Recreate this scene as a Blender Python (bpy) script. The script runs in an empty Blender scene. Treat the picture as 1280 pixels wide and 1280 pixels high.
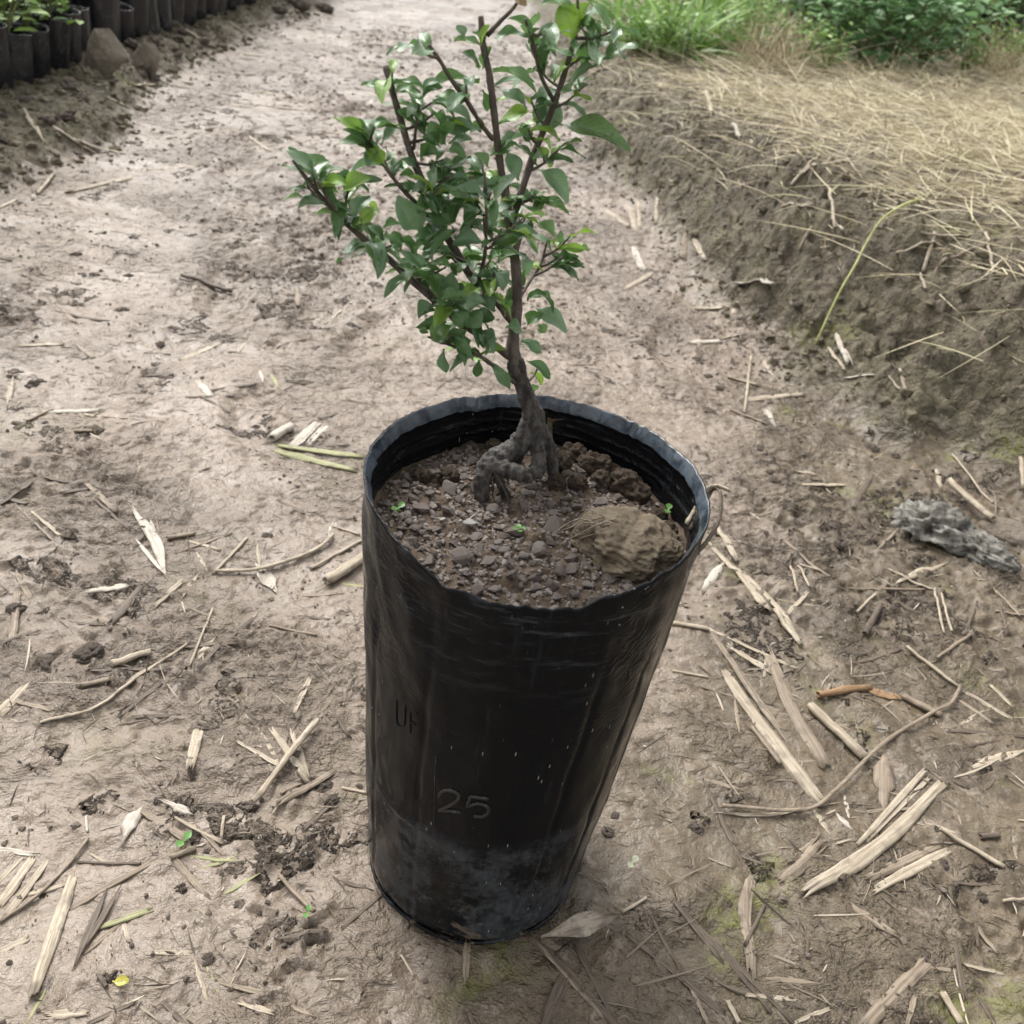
import bpy, bmesh, math, random
import numpy as np
from mathutils import Vector, Matrix
random.seed(7); rng = np.random.default_rng(11)
scene = bpy.context.scene
C = scene.collection

# ------------------------------------------------------------------ camera
PITCH, ROLL, YAW = math.radians(35.1), math.radians(9.0), math.radians(-1.5)
CAM = np.array([0.0, -0.492, 0.705]); FPX = 1150.0           # focal length in pixels of the 1280 px photograph
cp, sp = math.cos(PITCH), math.sin(PITCH)
FWD = np.array([math.sin(YAW)*cp, math.cos(YAW)*cp, -sp])
R0 = np.array([math.cos(YAW), -math.sin(YAW), 0.0]); U0 = np.cross(R0, FWD)
RGT = math.cos(ROLL)*R0 + math.sin(ROLL)*U0; UPV = -math.sin(ROLL)*R0 + math.cos(ROLL)*U0
cd = bpy.data.cameras.new('camera'); cam = bpy.data.objects.new('camera', cd); C.objects.link(cam)
cam.matrix_world = Matrix(((RGT[0], UPV[0], -FWD[0], CAM[0]), (RGT[1], UPV[1], -FWD[1], CAM[1]), (RGT[2], UPV[2], -FWD[2], CAM[2]), (0, 0, 0, 1)))
cd.sensor_width = 36; cd.lens = 36*FPX/1280; cd.clip_start = 0.02; cd.clip_end = 500
cd.dof.use_dof = True; cd.dof.focus_distance = 0.70; cd.dof.aperture_fstop = 12.5
scene.camera = cam
# ------------------------------------------------------------------ sky and sun (bright overcast)
SUN_EL, SUN_AZ = math.radians(50), math.radians(-40)          # azimuth from +Y towards +X
w = bpy.data.worlds.new('World'); scene.world = w; w.use_nodes = True
nt = w.node_tree; bg = nt.nodes['Background']
sky = nt.nodes.new('ShaderNodeTexSky'); sky.sky_type = 'NISHITA'; sky.sun_disc = False
sky.sun_elevation = SUN_EL; sky.sun_rotation = SUN_AZ; sky.dust_density = 4.0; sky.air_density = 1.2
hs = nt.nodes.new('ShaderNodeHueSaturation'); hs.inputs['Saturation'].default_value = 0.08
nt.links.new(sky.outputs[0], hs.inputs['Color']); nt.links.new(hs.outputs[0], bg.inputs['Color'])
bg.inputs['Strength'].default_value = 0.15
sl = bpy.data.lights.new('sun', 'SUN'); sl.energy = 1.4; sl.angle = math.radians(28); sl.color = (1.0, 0.965, 0.91)
sun = bpy.data.objects.new('sun', sl); C.objects.link(sun)
sd_ = Vector((math.sin(SUN_AZ)*math.cos(SUN_EL), math.cos(SUN_AZ)*math.cos(SUN_EL), math.sin(SUN_EL)))
sun.rotation_euler = sd_.to_track_quat('Z', 'Y').to_euler(); sun.location = (0, 0, 5)
vs = scene.view_settings; vs.view_transform = 'Standard'; vs.look = 'None'; vs.gamma = 1; vs.exposure = 1.15; vs.use_curve_mapping = False
scene.cycles.use_denoising = True; scene.cycles.sample_clamp_indirect = 4.0
scene.cycles.max_bounces = 5

# ------------------------------------------------------------------ numpy noise
_P = np.random.default_rng(3).permutation(256); _P = np.concatenate([_P, _P, _P])
_A = np.linspace(0, 2*np.pi, 16, endpoint=False); _GX, _GY = np.cos(_A), np.sin(_A)
def perlin(x, y):
    x = np.asarray(x, float); y = np.asarray(y, float)
    xi = np.floor(x).astype(int); yi = np.floor(y).astype(int); fx = x-xi; fy = y-yi
    u = fx*fx*fx*(fx*(fx*6-15)+10); v = fy*fy*fy*(fy*(fy*6-15)+10)
    def g(ix, iy, dx, dy):
        h = _P[_P[ix & 255]+(iy & 255)] & 15
        return _GX[h]*dx+_GY[h]*dy
    a = g(xi, yi, fx, fy); b = g(xi+1, yi, fx-1, fy); c = g(xi, yi+1, fx, fy-1); d = g(xi+1, yi+1, fx-1, fy-1)
    return (a+u*(b-a)+v*((c+u*(d-c))-(a+u*(b-a))))*1.5
def fbm(x, y, o=4, l=2.1, g=.5):
    s = 0; a = 1; n = 0
    for i in range(o):
        s = s+a*perlin(x+17.3*i, y-9.1*i); n += a; a *= g; x = x*l; y = y*l
    return s/n
def ridged(x, y, o=3):
    s = 0; a = 1; n = 0
    for i in range(o):
        s = s+a*(1-2*np.abs(perlin(x+7.7*i, y+3.1*i))); n += a; a *= .5; x = x*2.1; y = y*2.1
    return s/n
def hash2(ix, iy, k):
    return ((_P[_P[(ix+k*31) & 255]+(iy & 255)]*256+_P[_P[(iy+k*57) & 255]+(ix & 255)]) % 9973)/9973.0
def bumps(x, y, scale, prob, rmin, rmax):
    """sparse rounded lumps, result 0..1"""
    X = x*scale; Y = y*scale; xi = np.floor(X).astype(int); yi = np.floor(Y).astype(int); out = np.zeros_like(X)
    for dx in (-1, 0, 1):
        for dy in (-1, 0, 1):
            cx = xi+dx; cy = yi+dy
            px = cx+.2+.6*hash2(cx, cy, 1); py = cy+.2+.6*hash2(cx, cy, 2)
            r = rmin+(rmax-rmin)*hash2(cx, cy, 3); on = hash2(cx, cy, 4) < prob
            d2 = ((X-px)**2+(Y-py)**2)/(r*r)
            out = np.maximum(out, np.where(on, np.clip(1-d2, 0, 1)**.7*r/rmax, 0))
    return out
def sstep(a, b, x):
    t = np.clip((x-a)/(b-a), 0, 1); return t*t*(3-2*t)

# ------------------------------------------------------------------ terrain height
FOOT = np.array([(-2.0, 14), (-1.2, 9), (-.62, 6.2), (-.32, 4.2), (-.11, 2.87), (.06, 2.16), (.20, 1.66), (.33, 1.37), (.43, 1.15), (.56, .95), (.77, .77), (1.22, .53), (2.2, .2), (4, -.6), (8, -3)])
LEFT = np.array([(-1.9, -6), (-1.55, -1), (-1.36, .6), (-1.24, 1.35), (-1.17, 1.7), (-1.30, 2.2), (-1.38, 2.7), (-1.42, 3.4), (-1.40, 4.6), (-1.7, 7), (-2.4, 14)])
def sdist(x, y, L):
    best = np.full(np.shape(x), 1e9); sg = np.zeros(np.shape(x))
    for (ax, ay), (bx, by) in zip(L[:-1], L[1:]):
        ex, ey = bx-ax, by-ay; t = np.clip(((x-ax)*ex+(y-ay)*ey)/(ex*ex+ey*ey), 0, 1)
        dx = x-ax-t*ex; dy = y-ay-t*ey; d = dx*dx+dy*dy; m = d < best
        best = np.where(m, d, best); sg = np.where(m, np.sign(ex*dy-ey*dx), sg)
    return np.sqrt(best)*sg
def zones(x, y):
    n = fbm(x*3.2+4, y*3.2, 3)
    s = sdist(x, y, FOOT)+.11*n+.03*fbm(x*11, y*11+5, 3)          # >0 inside the right bank
    l = sdist(x, y, LEFT)+.05*fbm(x*4+9, y*4, 3)                   # >0 on the left bed
    return s, l
def seg(x, y, ax, ay, bx, by):
    ex, ey = bx-ax, by-ay; t = np.clip(((x-ax)*ex+(y-ay)*ey)/(ex*ex+ey*ey+1e-9), 0, 1)
    return np.hypot(x-ax-t*ex, y-ay-t*ey)
TREAD = []
PRINTS = [(-.42, .62, 1.9, .11, .042, .014), (-.33, .95, 1.4, .12, .045, .016), (-.62, 1.05, 1.8, .12, .045, .016), (-.52, 1.55, 1.6, .13, .05, .018), (-.85, 1.75, 1.5, .13, .05, .018), (-.35, 2.1, 1.7, .13, .05, .018), (-.75, 2.5, 1.5, .14, .05, .02), (.30, .62, 1.2, .11, .04, .011), (.42, .30, 2.0, .10, .04, .008), (-.28, .10, 1.3, .10, .04, .007), (.20, 1.15, 1.5, .12, .045, .014), (-.05, 1.45, 1.3, .12, .045, .015)]
def height(x, y, parts=False):
    x = np.asarray(x, float); y = np.asarray(y, float)
    s, l = zones(x, y)
    hf = 1-.35*sstep(1.4, 3.2, y)
    bank = np.interp(s, [-.2, -.06, 0, .06, .13, .20, .27, .35, .50, 1.1, 3, 20], [0, .004, .02, .062, .115, .165, .205, .228, .25, .295, .34, .40])*hf
    bed = np.interp(l, [-.1, 0, .06, .16, .30, .5, 4, 30], [0, .006, .035, .055, .065, .07, .08, .1])
    on_b = sstep(-.05, .06, s)*(1-.75*sstep(.25, .5, s)); on_l = sstep(-.05, .05, l)
    near = 1-sstep(3.5, 7, np.hypot(x, y))
    rough = sstep(-.15, .35, fbm(x*2.6+31, y*2.6-7, 3)+.35*sstep(.1, .6, x)-.12)
    h = .014*fbm(x*1.1+2, y*1.1, 2)
    wx = x+.010*perlin(x*33, y*33); wy = y+.010*perlin(x*33+5, y*33-8)
    d = .008*fbm(x*7, y*7, 3)+(.0024+.0062*rough)*ridged(wx*17+3, wy*23, 3)+(.0012+.0034*rough)*ridged(wx*52, wy*64, 3)+.0020*fbm(x*110, y*130, 2)-.004*rough*np.clip(fbm(wx*30+40, wy*36, 2)-.12, 0, 1)*4
    cl = bumps(x+.01*perlin(x*60, y*60), y+.01*perlin(x*60+9, y*60), 26, .10, .16, .42)*.010*(.35+.65*rough)
    cl = cl+bumps(x+.004*perlin(x*120, y*120), y, 62, .22, .15, .45)*.0045*(.2+.8*rough)
    # streaks trodden into the silt
    st = ridged(x*9+y*26, y*9-x*3+4, 2)*.0022*sstep(-.1, .3, fbm(x*3-5, y*3+2, 2))
    # boot slip arcs on the left
    r = np.hypot(x+.30, y-.52); arc = np.exp(-((r-.31)/.07)**2)*sstep(-.05, .1, -.16-x)*sstep(.02, .10, .30-y)
    st = st+arc*.0022*np.sin(r*420+3*perlin(x*18, y*18))
    zz = bank*1.9; wx = wx+zz*.92; wy = wy+zz*.38; bd = .034*fbm(wx*5.5+3, wy*6, 3)+.018*ridged(wx*10, wy*12+2, 3)+.011*fbm(wx*27, wy*30, 3)+.020*bumps(wx, wy, 14, .4, .2, .48)+.011*bumps(wx, wy, 36, .4, .2, .48)+.004*ridged(wx*70, wy*70, 2)
    ld = .020*fbm(x*9, y*9, 3)+.018*ridged(x*16, y*16, 3)+.022*bumps(x+.02*perlin(x*30, y*30), y, 11, .45, .2, .5)
    holes = -.045*np.exp(-(((x-.64)/.07)**2+((y-1.10)/.05)**2))-.012*np.exp(-(((x+.02)/.05)**2+((y-.30)/.03)**2)*.8)
    tr = 0
    for (a, b, c, e, wd, dp) in TREAD:
        q = seg(x+.003*perlin(x*50, y*50), y, a, b, c, e); tr = tr-dp*np.exp(-(q/wd)**4)+dp*.55*np.exp(-((q-2.0*wd)/(.8*wd))**2)
    for (fx, fy, fa, la, lb, dp) in PRINTS:                             # trodden footprints with pushed-up edges
        ca, sa = math.cos(fa), math.sin(fa); u = ((x-fx)*ca+(y-fy)*sa)/la; v = (-(x-fx)*sa+(y-fy)*ca)/lb; q = np.sqrt(u*u+v*v)+.12*perlin(x*28, y*28)
        q = q+.25*fbm(x*9+fx*7, y*9, 2); tr = tr-.6*dp*(1-sstep(.45, 1.0, q))+dp*.22*np.exp(-((q-1.15)/.16)**2)
    rad = np.hypot(x, y); tr = tr+.0045*np.exp(-((rad-.101)/.010)**2)*(.4+.6*sstep(-.3, .3, fbm(x*22, y*22, 2)))
    flat = np.exp(-(rad/.125)**6)
    det = (d+cl+st)*(1-.6*on_b)*(1-.5*on_l)+bd*on_b*hf+ld*on_l
    z = (h+bank+bed+holes)*(1-flat)+det*near*(1-.85*flat)+tr-.001*flat
    if parts: return z, s, l, rough
    return z
def H(x, y): return float(gh(x, y))
def ray(px, py): return FWD+RGT*(px-640)/FPX-UPV*(py-640)/FPX
def flatpt(px, py, z=0.0):
    d = ray(px, py); t = (z-CAM[2])/d[2]; return CAM+t*d
def plane_pt(px, py, Y):
    d = ray(px, py); t = (Y-CAM[1])/d[1]; return CAM+t*d
_T = np.concatenate([np.linspace(.45, 3.5, 150), np.linspace(3.55, 14, 110)])
def on_ground(px, py):
    d = ray(px, py); P = CAM[None]+_T[:, None]*d[None]
    below = P[:, 2] < gh(P[:, 0], P[:, 1]); i = int(np.argmax(below)) if below.any() else len(_T)-1
    t2 = np.linspace(_T[max(i-1, 0)], _T[i], 24); P = CAM[None]+t2[:, None]*d[None]; below = P[:, 2] < gh(P[:, 0], P[:, 1]); i = int(np.argmax(below)) if below.any() else 23
    p = P[i]; return np.array([p[0], p[1], H(p[0], p[1])])
# tyre / boot lug prints in front of the bag (pixels of the photograph turned into ground points once)
for a, b in [((330, 1178), (345, 1158)), ((345, 1158), (362, 1163)), ((378, 1195), (390, 1176)), ((390, 1176), (412, 1176)), ((352, 1228), (364, 1212)), ((364, 1212), (388, 1212)),
             ((318, 1140), (388, 1160)), ((388, 1160), (420, 1136)), ((325, 1255), (358, 1250))]:
    p, q = flatpt(*a), flatpt(*b); TREAD.append((p[0], p[1], q[0], q[1], .0030, .0042))

# ------------------------------------------------------------------ object helpers
def add(name, verts, faces, mat, parent=None, smooth=True, loc=None):
    me = bpy.data.meshes.new(name); me.from_pydata([tuple(map(float, v)) for v in verts], [], faces)
    if smooth: me.polygons.foreach_set('use_smooth', [True]*len(me.polygons))
    me.update()
    if mat: me.materials.append(mat)
    o = bpy.data.objects.new(name, me); C.objects.link(o)
    if parent: o.parent = parent
    if loc is not None: o.location = loc
    return o
def inst(name, me, parent=None, M=None):
    o = bpy.data.objects.new(name, me); C.objects.link(o)
    if parent: o.parent = parent
    if M is not None: o.matrix_basis = M
    return o
def thing(name, loc, label, cat, group=None):
    o = bpy.data.objects.new(name, None); C.objects.link(o); o.location = loc; o.empty_display_size = .02
    return tag(o, label, cat, group)
def tag(o, label, cat=None, group=None, kind=None):
    o['label'] = label
    if cat: o['category'] = cat
    if group: o['group'] = group
    if kind: o['kind'] = kind
    return o
def mat4(p, X, Z):
    X = Vector(X).normalized(); Z = Vector(Z); Y = Z.cross(X)
    if Y.length < 1e-6: Y = Vector((0, 1, 0)).cross(X)
    Y.normalize(); Z = X.cross(Y)
    return Matrix(((X.x, Y.x, Z.x, p[0]), (X.y, Y.y, Z.y, p[1]), (X.z, Y.z, Z.z, p[2]), (0, 0, 0, 1)))

# ------------------------------------------------------------------ materials
class NB:
    def __init__(s, name):
        s.m = bpy.data.materials.new(name); s.m.use_nodes = True; s.t = s.m.node_tree; s.b = s.t.nodes['Principled BSDF']; s.out = s.t.nodes['Material Output']
        s.co = s.n('ShaderNodeTexCoord').outputs['Object']
    def n(s, k): return s.t.nodes.new(k)
    def L(s, a, b): s.t.links.new(a, b)
    def put(s, sock, v):
        if isinstance(v, bpy.types.NodeSocket): s.L(v, sock)
        else: sock.default_value = v
    def scaled(s, v, co=None):
        m = s.n('ShaderNodeVectorMath'); m.operation = 'MULTIPLY'; s.L(co or s.co, m.inputs[0]); m.inputs[1].default_value = v; return m.outputs[0]
    def noise(s, scale, detail=4, rough=.55, co=None, dist=0.0):
        n = s.n('ShaderNodeTexNoise'); n.inputs['Scale'].default_value = scale; n.inputs['Detail'].default_value = detail; n.inputs['Roughness'].default_value = rough; n.inputs['Distortion'].default_value = dist
        s.L(co or s.co, n.inputs['Vector']); return n.outputs[0]
    def voro(s, scale, co=None, feat='F1'):
        n = s.n('ShaderNodeTexVoronoi'); n.feature = feat; n.inputs['Scale'].default_value = scale; s.L(co or s.co, n.inputs['Vector']); return n.outputs['Distance']
    def ramp(s, v, a, b, lo=0.0, hi=1.0):
        n = s.n('ShaderNodeMapRange'); n.interpolation_type = 'SMOOTHSTEP'; s.put(n.inputs[0], v); n.inputs[1].default_value = a; n.inputs[2].default_value = b; n.inputs[3].default_value = lo; n.inputs[4].default_value = hi; return n.outputs[0]
    def math(s, op, a, b=0.0):
        n = s.n('ShaderNodeMath'); n.operation = op; s.put(n.inputs[0], a); s.put(n.inputs[1], b); return n.outputs[0]
    def mix(s, f, a, b):
        n = s.n('ShaderNodeMix'); n.data_type = 'RGBA'; s.put(n.inputs[0], f)
        for k, v in ((6, a), (7, b)): s.put(n.inputs[k], v if isinstance(v, bpy.types.NodeSocket) else (*v, 1.0))
        return n.outputs[2]
    def bump(s, h, dist, strength=1.0, nrm=None):
        n = s.n('ShaderNodeBump'); n.inputs['Strength'].default_value = strength; n.inputs['Distance'].default_value = dist; s.L(h, n.inputs['Height'])
        if nrm is not None: s.L(nrm, n.inputs['Normal'])
        return n.outputs[0]
    def attr(s, name):
        n = s.n('ShaderNodeAttribute'); n.attribute_name = name; return n
    def sep(s, v):
        n = s.n('ShaderNodeSeparateXYZ'); s.L(v, n.inputs[0]); return n.outputs
    def rnd(s): return s.n('ShaderNodeObjectInfo').outputs['Random']
    def done(s, col, rough=.6, nrm=None, spec=.5):
        s.put(s.b.inputs['Base Color'], col if isinstance(col, bpy.types.NodeSocket) else (*col, 1.0)); s.put(s.b.inputs['Roughness'], rough); s.b.inputs['Specular IOR Level'].default_value = spec
        if nrm is not None: s.L(nrm, s.b.inputs['Normal'])
        return s.m
    def translucent(s, col, fac):
        tr = s.n('ShaderNodeBsdfTranslucent'); s.put(tr.inputs[0], col); mx = s.n('ShaderNodeMixShader'); mx.inputs[0].default_value = fac
        s.L(s.b.outputs[0], mx.inputs[1]); s.L(tr.outputs[0], mx.inputs[2]); s.L(mx.outputs[0], s.out.inputs[0])

def mud_material():   # smeared wet silt, darker crumbled soil, olive bank earth, thatch-covered top
    b = NB('mud'); a = b.sep(b.attr('zone').outputs['Vector'])      # x bank/bed, y rough, z right side
    big = b.noise(2.2, 4); mid = b.noise(14, 6, .62); fine = b.noise(75, 5, .6, dist=.6); grit = b.noise(380, 3, .6); smear = b.noise(1, 5, .62, b.scaled((20, 30, 24)), 1.2)
    silt = b.mix(b.ramp(big, .35, .68), (.205, .162, .124), (.130, .101, .075))
    brown = b.mix(b.ramp(mid, .35, .65), (.125, .097, .064), (.076, .058, .038))
    f = b.ramp(b.math('ADD', a[2], b.math('MULTIPLY', b.math('SUBTRACT', mid, .5), 1.1)), .25, .75)
    c = b.mix(f, silt, brown)
    olive = b.mix(b.ramp(mid, .35, .65), (.128, .111, .070), (.070, .059, .038))
    c = b.mix(a[0], c, olive); c = b.mix(b.math('MULTIPLY', b.attr('thatch').outputs['Fac'], b.ramp(mid, .35, .6, .45, .95)), c, (.185, .155, .105))
    cr = b.math('MULTIPLY', b.attr('crumble').outputs['Fac'], b.ramp(b.noise(48, 5, .7, dist=.4), .44, .56))
    c = b.mix(b.math('MULTIPLY', cr, .65), c, (.092, .071, .052))
    c = b.mix(b.ramp(smear, .56, .66, 0, .55), c, (.230, .186, .146)); c = b.mix(b.ramp(smear, .44, .34, 0, .6), c, (.088, .068, .050))
    c = b.mix(b.ramp(fine, .38, .30, 0, .8), c, (.045, .034, .025))                    # small dark pits
    c = b.mix(b.ramp(grit, .66, .74, 0, .35), c, (.30, .26, .22))
    mo = b.math('MULTIPLY', b.ramp(b.noise(6.5, 5, .62, dist=.4), .55, .70), b.ramp(b.noise(60, 4, .7), .38, .6))
    mo = b.math('MULTIPLY', mo, b.ramp(b.math('ADD', a[2], a[0]), .0, .7, .2, .8))
    c = b.mix(mo, c, (.120, .125, .028))
    rg = b.ramp(b.math('ADD', b.noise(7, 4), b.math('MULTIPLY', a[1], .15)), .42, .75, .32, .54)
    rg = b.math('MAXIMUM', rg, b.math('MULTIPLY', b.math('MAXIMUM', a[0], cr), .75))
    calm = b.math('MAXIMUM', b.ramp(b.noise(4.5, 4, .6), .44, .62, .28, .85), b.math('MAXIMUM', a[0], cr)); n1 = b.bump(b.math('MULTIPLY', smear, calm), .022, .9); n2 = b.bump(b.math('MULTIPLY', b.noise(55, 4, .55, dist=.8), calm), .012, .9, n1); n3 = b.bump(b.math('MULTIPLY', fine, calm), .0060, .8, n2); n4 = b.bump(b.noise(210, 3, .55), .0020, .55, n3)
    return b.done(c, rg, n4, .34)
def straw_material(name, pale, dark, mottle=.5, rough=.6):
    b = NB(name); r = b.rnd(); fib = b.noise(1, 4, .7, b.scaled((14, 420, 300))); blot = b.noise(55, 5, .65)
    c = b.mix(b.ramp(fib, .36, .60), dark, pale); c = b.mix(b.ramp(b.noise(1, 3, .7, b.scaled((5, 700, 500))), .56, .66, 0, .6), c, tuple(v*.4 for v in dark)); c = b.mix(b.ramp(b.noise(26, 4, .65), .52, .66, 0, .55), c, (.105, .085, .066))
    c = b.mix(b.ramp(blot, .50, .68, 0, mottle), c, tuple(v*.42 for v in dark))
    c = b.mix(b.math('MULTIPLY', r, .45), c, tuple(.5*(p+d) for p, d in zip(pale, dark)))
    return b.done(c, rough, b.bump(fib, .0012, .8, b.bump(blot, .002, .4)), .35)
def leaf_material(name, c0, c1, spot=0.0, rough=.33):
    b = NB(name); r = b.rnd(); uv = b.sep(b.n('ShaderNodeTexCoord').outputs['UV'])
    c = b.mix(r, c0, c1); c = b.mix(b.ramp(b.noise(90, 4), .4, .7, 0, .4), c, tuple(v*.62 for v in c0))
    mid = b.ramp(b.math('ABSOLUTE', b.math('SUBTRACT', uv[1], .5)), .012, .05, 1, 0)
    vein = b.ramp(b.math('ABSOLUTE', b.math('SINE', b.math('ADD', b.math('MULTIPLY', uv[0], 30), b.math('MULTIPLY', b.math('ABSOLUTE', b.math('SUBTRACT', uv[1], .5)), -22)))), .0, .28, 1, 0)
    c = b.mix(b.math('MULTIPLY', mid, .55), c, (.17, .23, .10)); c = b.mix(b.math('MULTIPLY', vein, .16), c, (.14, .20, .09))
    if spot: c = b.mix(b.ramp(b.noise(240, 3, .6), .60, .66, 0, spot), c, (.035, .022, .012))
    c = b.mix(b.ramp(b.noise(330, 3, .6), .66, .72, 0, .45), c, (.25, .24, .20))      # dust specks
    h = b.math('ADD', mid, b.math('MULTIPLY', vein, .5))
    b.done(c, b.ramp(b.noise(60, 3), .3, .7, rough-.11, rough+.10), b.bump(h, -.0008, .7, b.bump(b.noise(160, 3), .0012, .5)), .55)
    b.translucent(b.mix(.5, c, tuple(2.2*v for v in c1)), .22); return b.m
def bag_material(name, dust=1.0):
    b = NB(name); z = b.sep(b.co)[2]
    low = b.ramp(b.math('ADD', z, b.math('MULTIPLY', b.noise(18, 6, .7), -.06)), .125, .095)                                   # dried mud wash on the lower third
    dn = b.math('MULTIPLY', b.math('MULTIPLY', b.ramp(b.noise(15, 8, .78), .44, .60), b.ramp(b.noise(1, 8, .8, b.scaled((150, 150, 60))), .35, .65, .35, 1)), low)
    streak = b.math('MULTIPLY', b.ramp(b.noise(1, 5, .7, b.scaled((70, 70, 6))), .56, .74), .13)
    top = b.math('MULTIPLY', b.ramp(b.noise(1, 5, .7, b.scaled((26, 26, 150))), .52, .72), b.ramp(z, .27, .37, 0, .30))
    film = b.math('MAXIMUM', b.math('MAXIMUM', b.math('MULTIPLY', dn, .46), streak), top)
    film = b.math('MULTIPLY', film, dust)
    c = b.mix(film, (.0065, .0068, .0078), (.118, .128, .140))
    speck = b.math('MULTIPLY', b.ramp(b.voro(115), .05, .085, 1, 0), b.ramp(b.noise(9, 2), .56, .66))
    scr = b.math('MULTIPLY', b.ramp(b.voro(1, b.scaled((210, 210, 34))), .055, .09, 1, 0), b.ramp(b.noise(14, 2), .50, .62))
    c = b.mix(b.math('MULTIPLY', b.math('MAXIMUM', speck, scr), .6), c, (.42, .42, .40))
    mudm = b.math('MULTIPLY', b.ramp(b.noise(34, 7, .72, dist=.5), .56, .60), b.ramp(z, .085, .01))
    c = b.mix(b.math('MULTIPLY', mudm, .8), c, (.135, .105, .075))
    rg = b.math('ADD', b.ramp(b.noise(16, 4), .3, .7, .12, .24), b.math('MULTIPLY', b.math('MAXIMUM', film, mudm), .75))
    xyz = b.sep(b.co); ang = b.math('ABSOLUTE', b.math('ADD', b.math('ARCTAN2', xyz[1], xyz[0]), 1.57))
    ph = b.math('ADD', b.math('ADD', b.math('MULTIPLY', xyz[2], 430), b.math('MULTIPLY', ang, -26)), b.math('MULTIPLY', b.noise(11, 5), 60))
    cre = b.math('MULTIPLY', b.math('POWER', b.math('ABSOLUTE', b.math('SINE', ph)), 6), b.math('MULTIPLY', b.ramp(xyz[2], .20, .33), b.math('MULTIPLY', b.ramp(ang, .25, .9), b.ramp(b.noise(20, 3), .4, .6))))
    n1 = b.bump(cre, .0009, .4)
    n2 = b.bump(b.noise(1, 4, .6, b.scaled((120, 120, 14))), .0007, .3, n1); n3 = b.bump(b.noise(34, 3, .5), .0030, .25, n2)
    return b.done(c, rg, n3, .10)
def stone_material(name, c0, c1, rough=.75):
    b = NB(name); r = b.rnd(); c = b.mix(r, c0, c1); c = b.mix(b.ramp(b.noise(180, 5, .7), .35, .65, .0, .6), c, tuple(v*.5 for v in c0)); c = b.mix(b.ramp(b.noise(500, 3), .58, .72, 0, .4), c, (.34, .31, .28))
    return b.done(c, rough, b.bump(b.noise(420, 5, .7), .0012, .8), .4)
def earth_material(name, c0, c1, sc=1.0):
    b = NB(name); m = b.noise(60*sc, 6, .68); c = b.mix(b.ramp(m, .32, .68), c0, c1); c = b.mix(b.ramp(b.noise(330*sc, 4, .7), .58, .74, 0, .4), c, (.30, .27, .23))
    n1 = b.bump(m, .006/sc, .7); return b.done(c, .85, b.bump(b.noise(260*sc, 5, .72), .0026/sc, .9, n1), .3)
def bark_material(name='bark', c0=(.052, .040, .031), c1=(.130, .106, .086)):
    b = NB(name); m = b.noise(1, 5, .7, b.scaled((190, 190, 60))); g = b.noise(330, 4, .7)
    c = b.mix(b.ramp(m, .34, .66), c0, c1); c = b.mix(b.ramp(g, .60, .74, 0, .5), c, (.24, .22, .195)); c = b.mix(b.ramp(b.noise(26, 3), .5, .7, 0, .4), c, (.075, .050, .034))
    return b.done(c, .72, b.bump(m, .003, .8, b.bump(g, .0012, .8)), .35)
def tint_material(name, ramp_cols, rough=.6, trans=0.0):
    b = NB(name); v = b.attr('tint').outputs['Fac']; n = b.n('ShaderNodeValToRGB'); b.L(v, n.inputs[0]); cr = n.color_ramp
    while len(cr.elements) < len(ramp_cols): cr.elements.new(.5)
    for i, cc in enumerate(ramp_cols): cr.elements[i].position = i/(len(ramp_cols)-1); cr.elements[i].color = (*cc, 1)
    b.done(n.outputs[0], rough, None, .35)
    if trans: b.translucent(n.outputs[0], trans)
    return b.m
MUD = mud_material()
STRAW = [straw_material('straw_pale', (.40, .345, .265), (.20, .155, .105), .5), straw_material('straw_mid', (.26, .21, .155), (.13, .098, .068), .6),
         straw_material('straw_rotten', (.125, .096, .070), (.055, .040, .029), .6), straw_material('straw_white', (.46, .42, .36), (.28, .24, .19), .4),
         straw_material('straw_orange', (.27, .165, .080), (.15, .085, .042), .45), straw_material('straw_green', (.31, .30, .16), (.17, .165, .08), .4)]
LEAF = [leaf_material('leaf_deep', (.046, .112, .032), (.085, .170, .050)), leaf_material('leaf_mid', (.065, .150, .036), (.110, .205, .060)),
        leaf_material('leaf_young', (.13, .25, .025), (.20, .32, .05), rough=.38), leaf_material('leaf_spotted', (.060, .115, .034), (.085, .150, .050), .8),
        leaf_material('leaf_glaucous', (.080, .155, .070), (.130, .215, .105), rough=.36), leaf_material('leaf_dead', (.150, .095, .045), (.22, .15, .08), .5, .6)]
BAG = bag_material('black_bag_plastic'); _l = NB('worn_lip_sky_sheen'); LIP = _l.done(_l.mix(_l.ramp(_l.noise(60, 6, .7), .35, .65), (.020, .027, .036), (.075, .092, .112)), _l.ramp(_l.noise(30, 3), .3, .7, .14, .35), _l.bump(_l.noise(70, 3), .002, .3), .5); BARK = bark_material()  # LIP: bluish sky reflection on the worn lip is painted into its base colour
_b = NB('nursery_bag_plastic'); FARBAG = _b.done(_b.mix(_b.ramp(_b.noise(40, 5, .7), .5, .75, 0, .5), (.010, .011, .014), (.075, .072, .070)), .24, _b.bump(_b.noise(1, 3, .6, _b.scaled((60, 60, 9))), .008, .5), .5)
SOIL = earth_material('potting_soil', (.058, .040, .027), (.130, .095, .066))
CLOD = earth_material('mud_clod_earth', (.110, .084, .056), (.180, .145, .100)); CRUMB = earth_material('crumb_earth', (.090, .070, .054), (.185, .152, .124))
STONE = stone_material('gravel_stone', (.108, .084, .071), (.215, .180, .158)); PALE = stone_material('pale_pebble', (.40, .38, .36), (.48, .46, .43))
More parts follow.
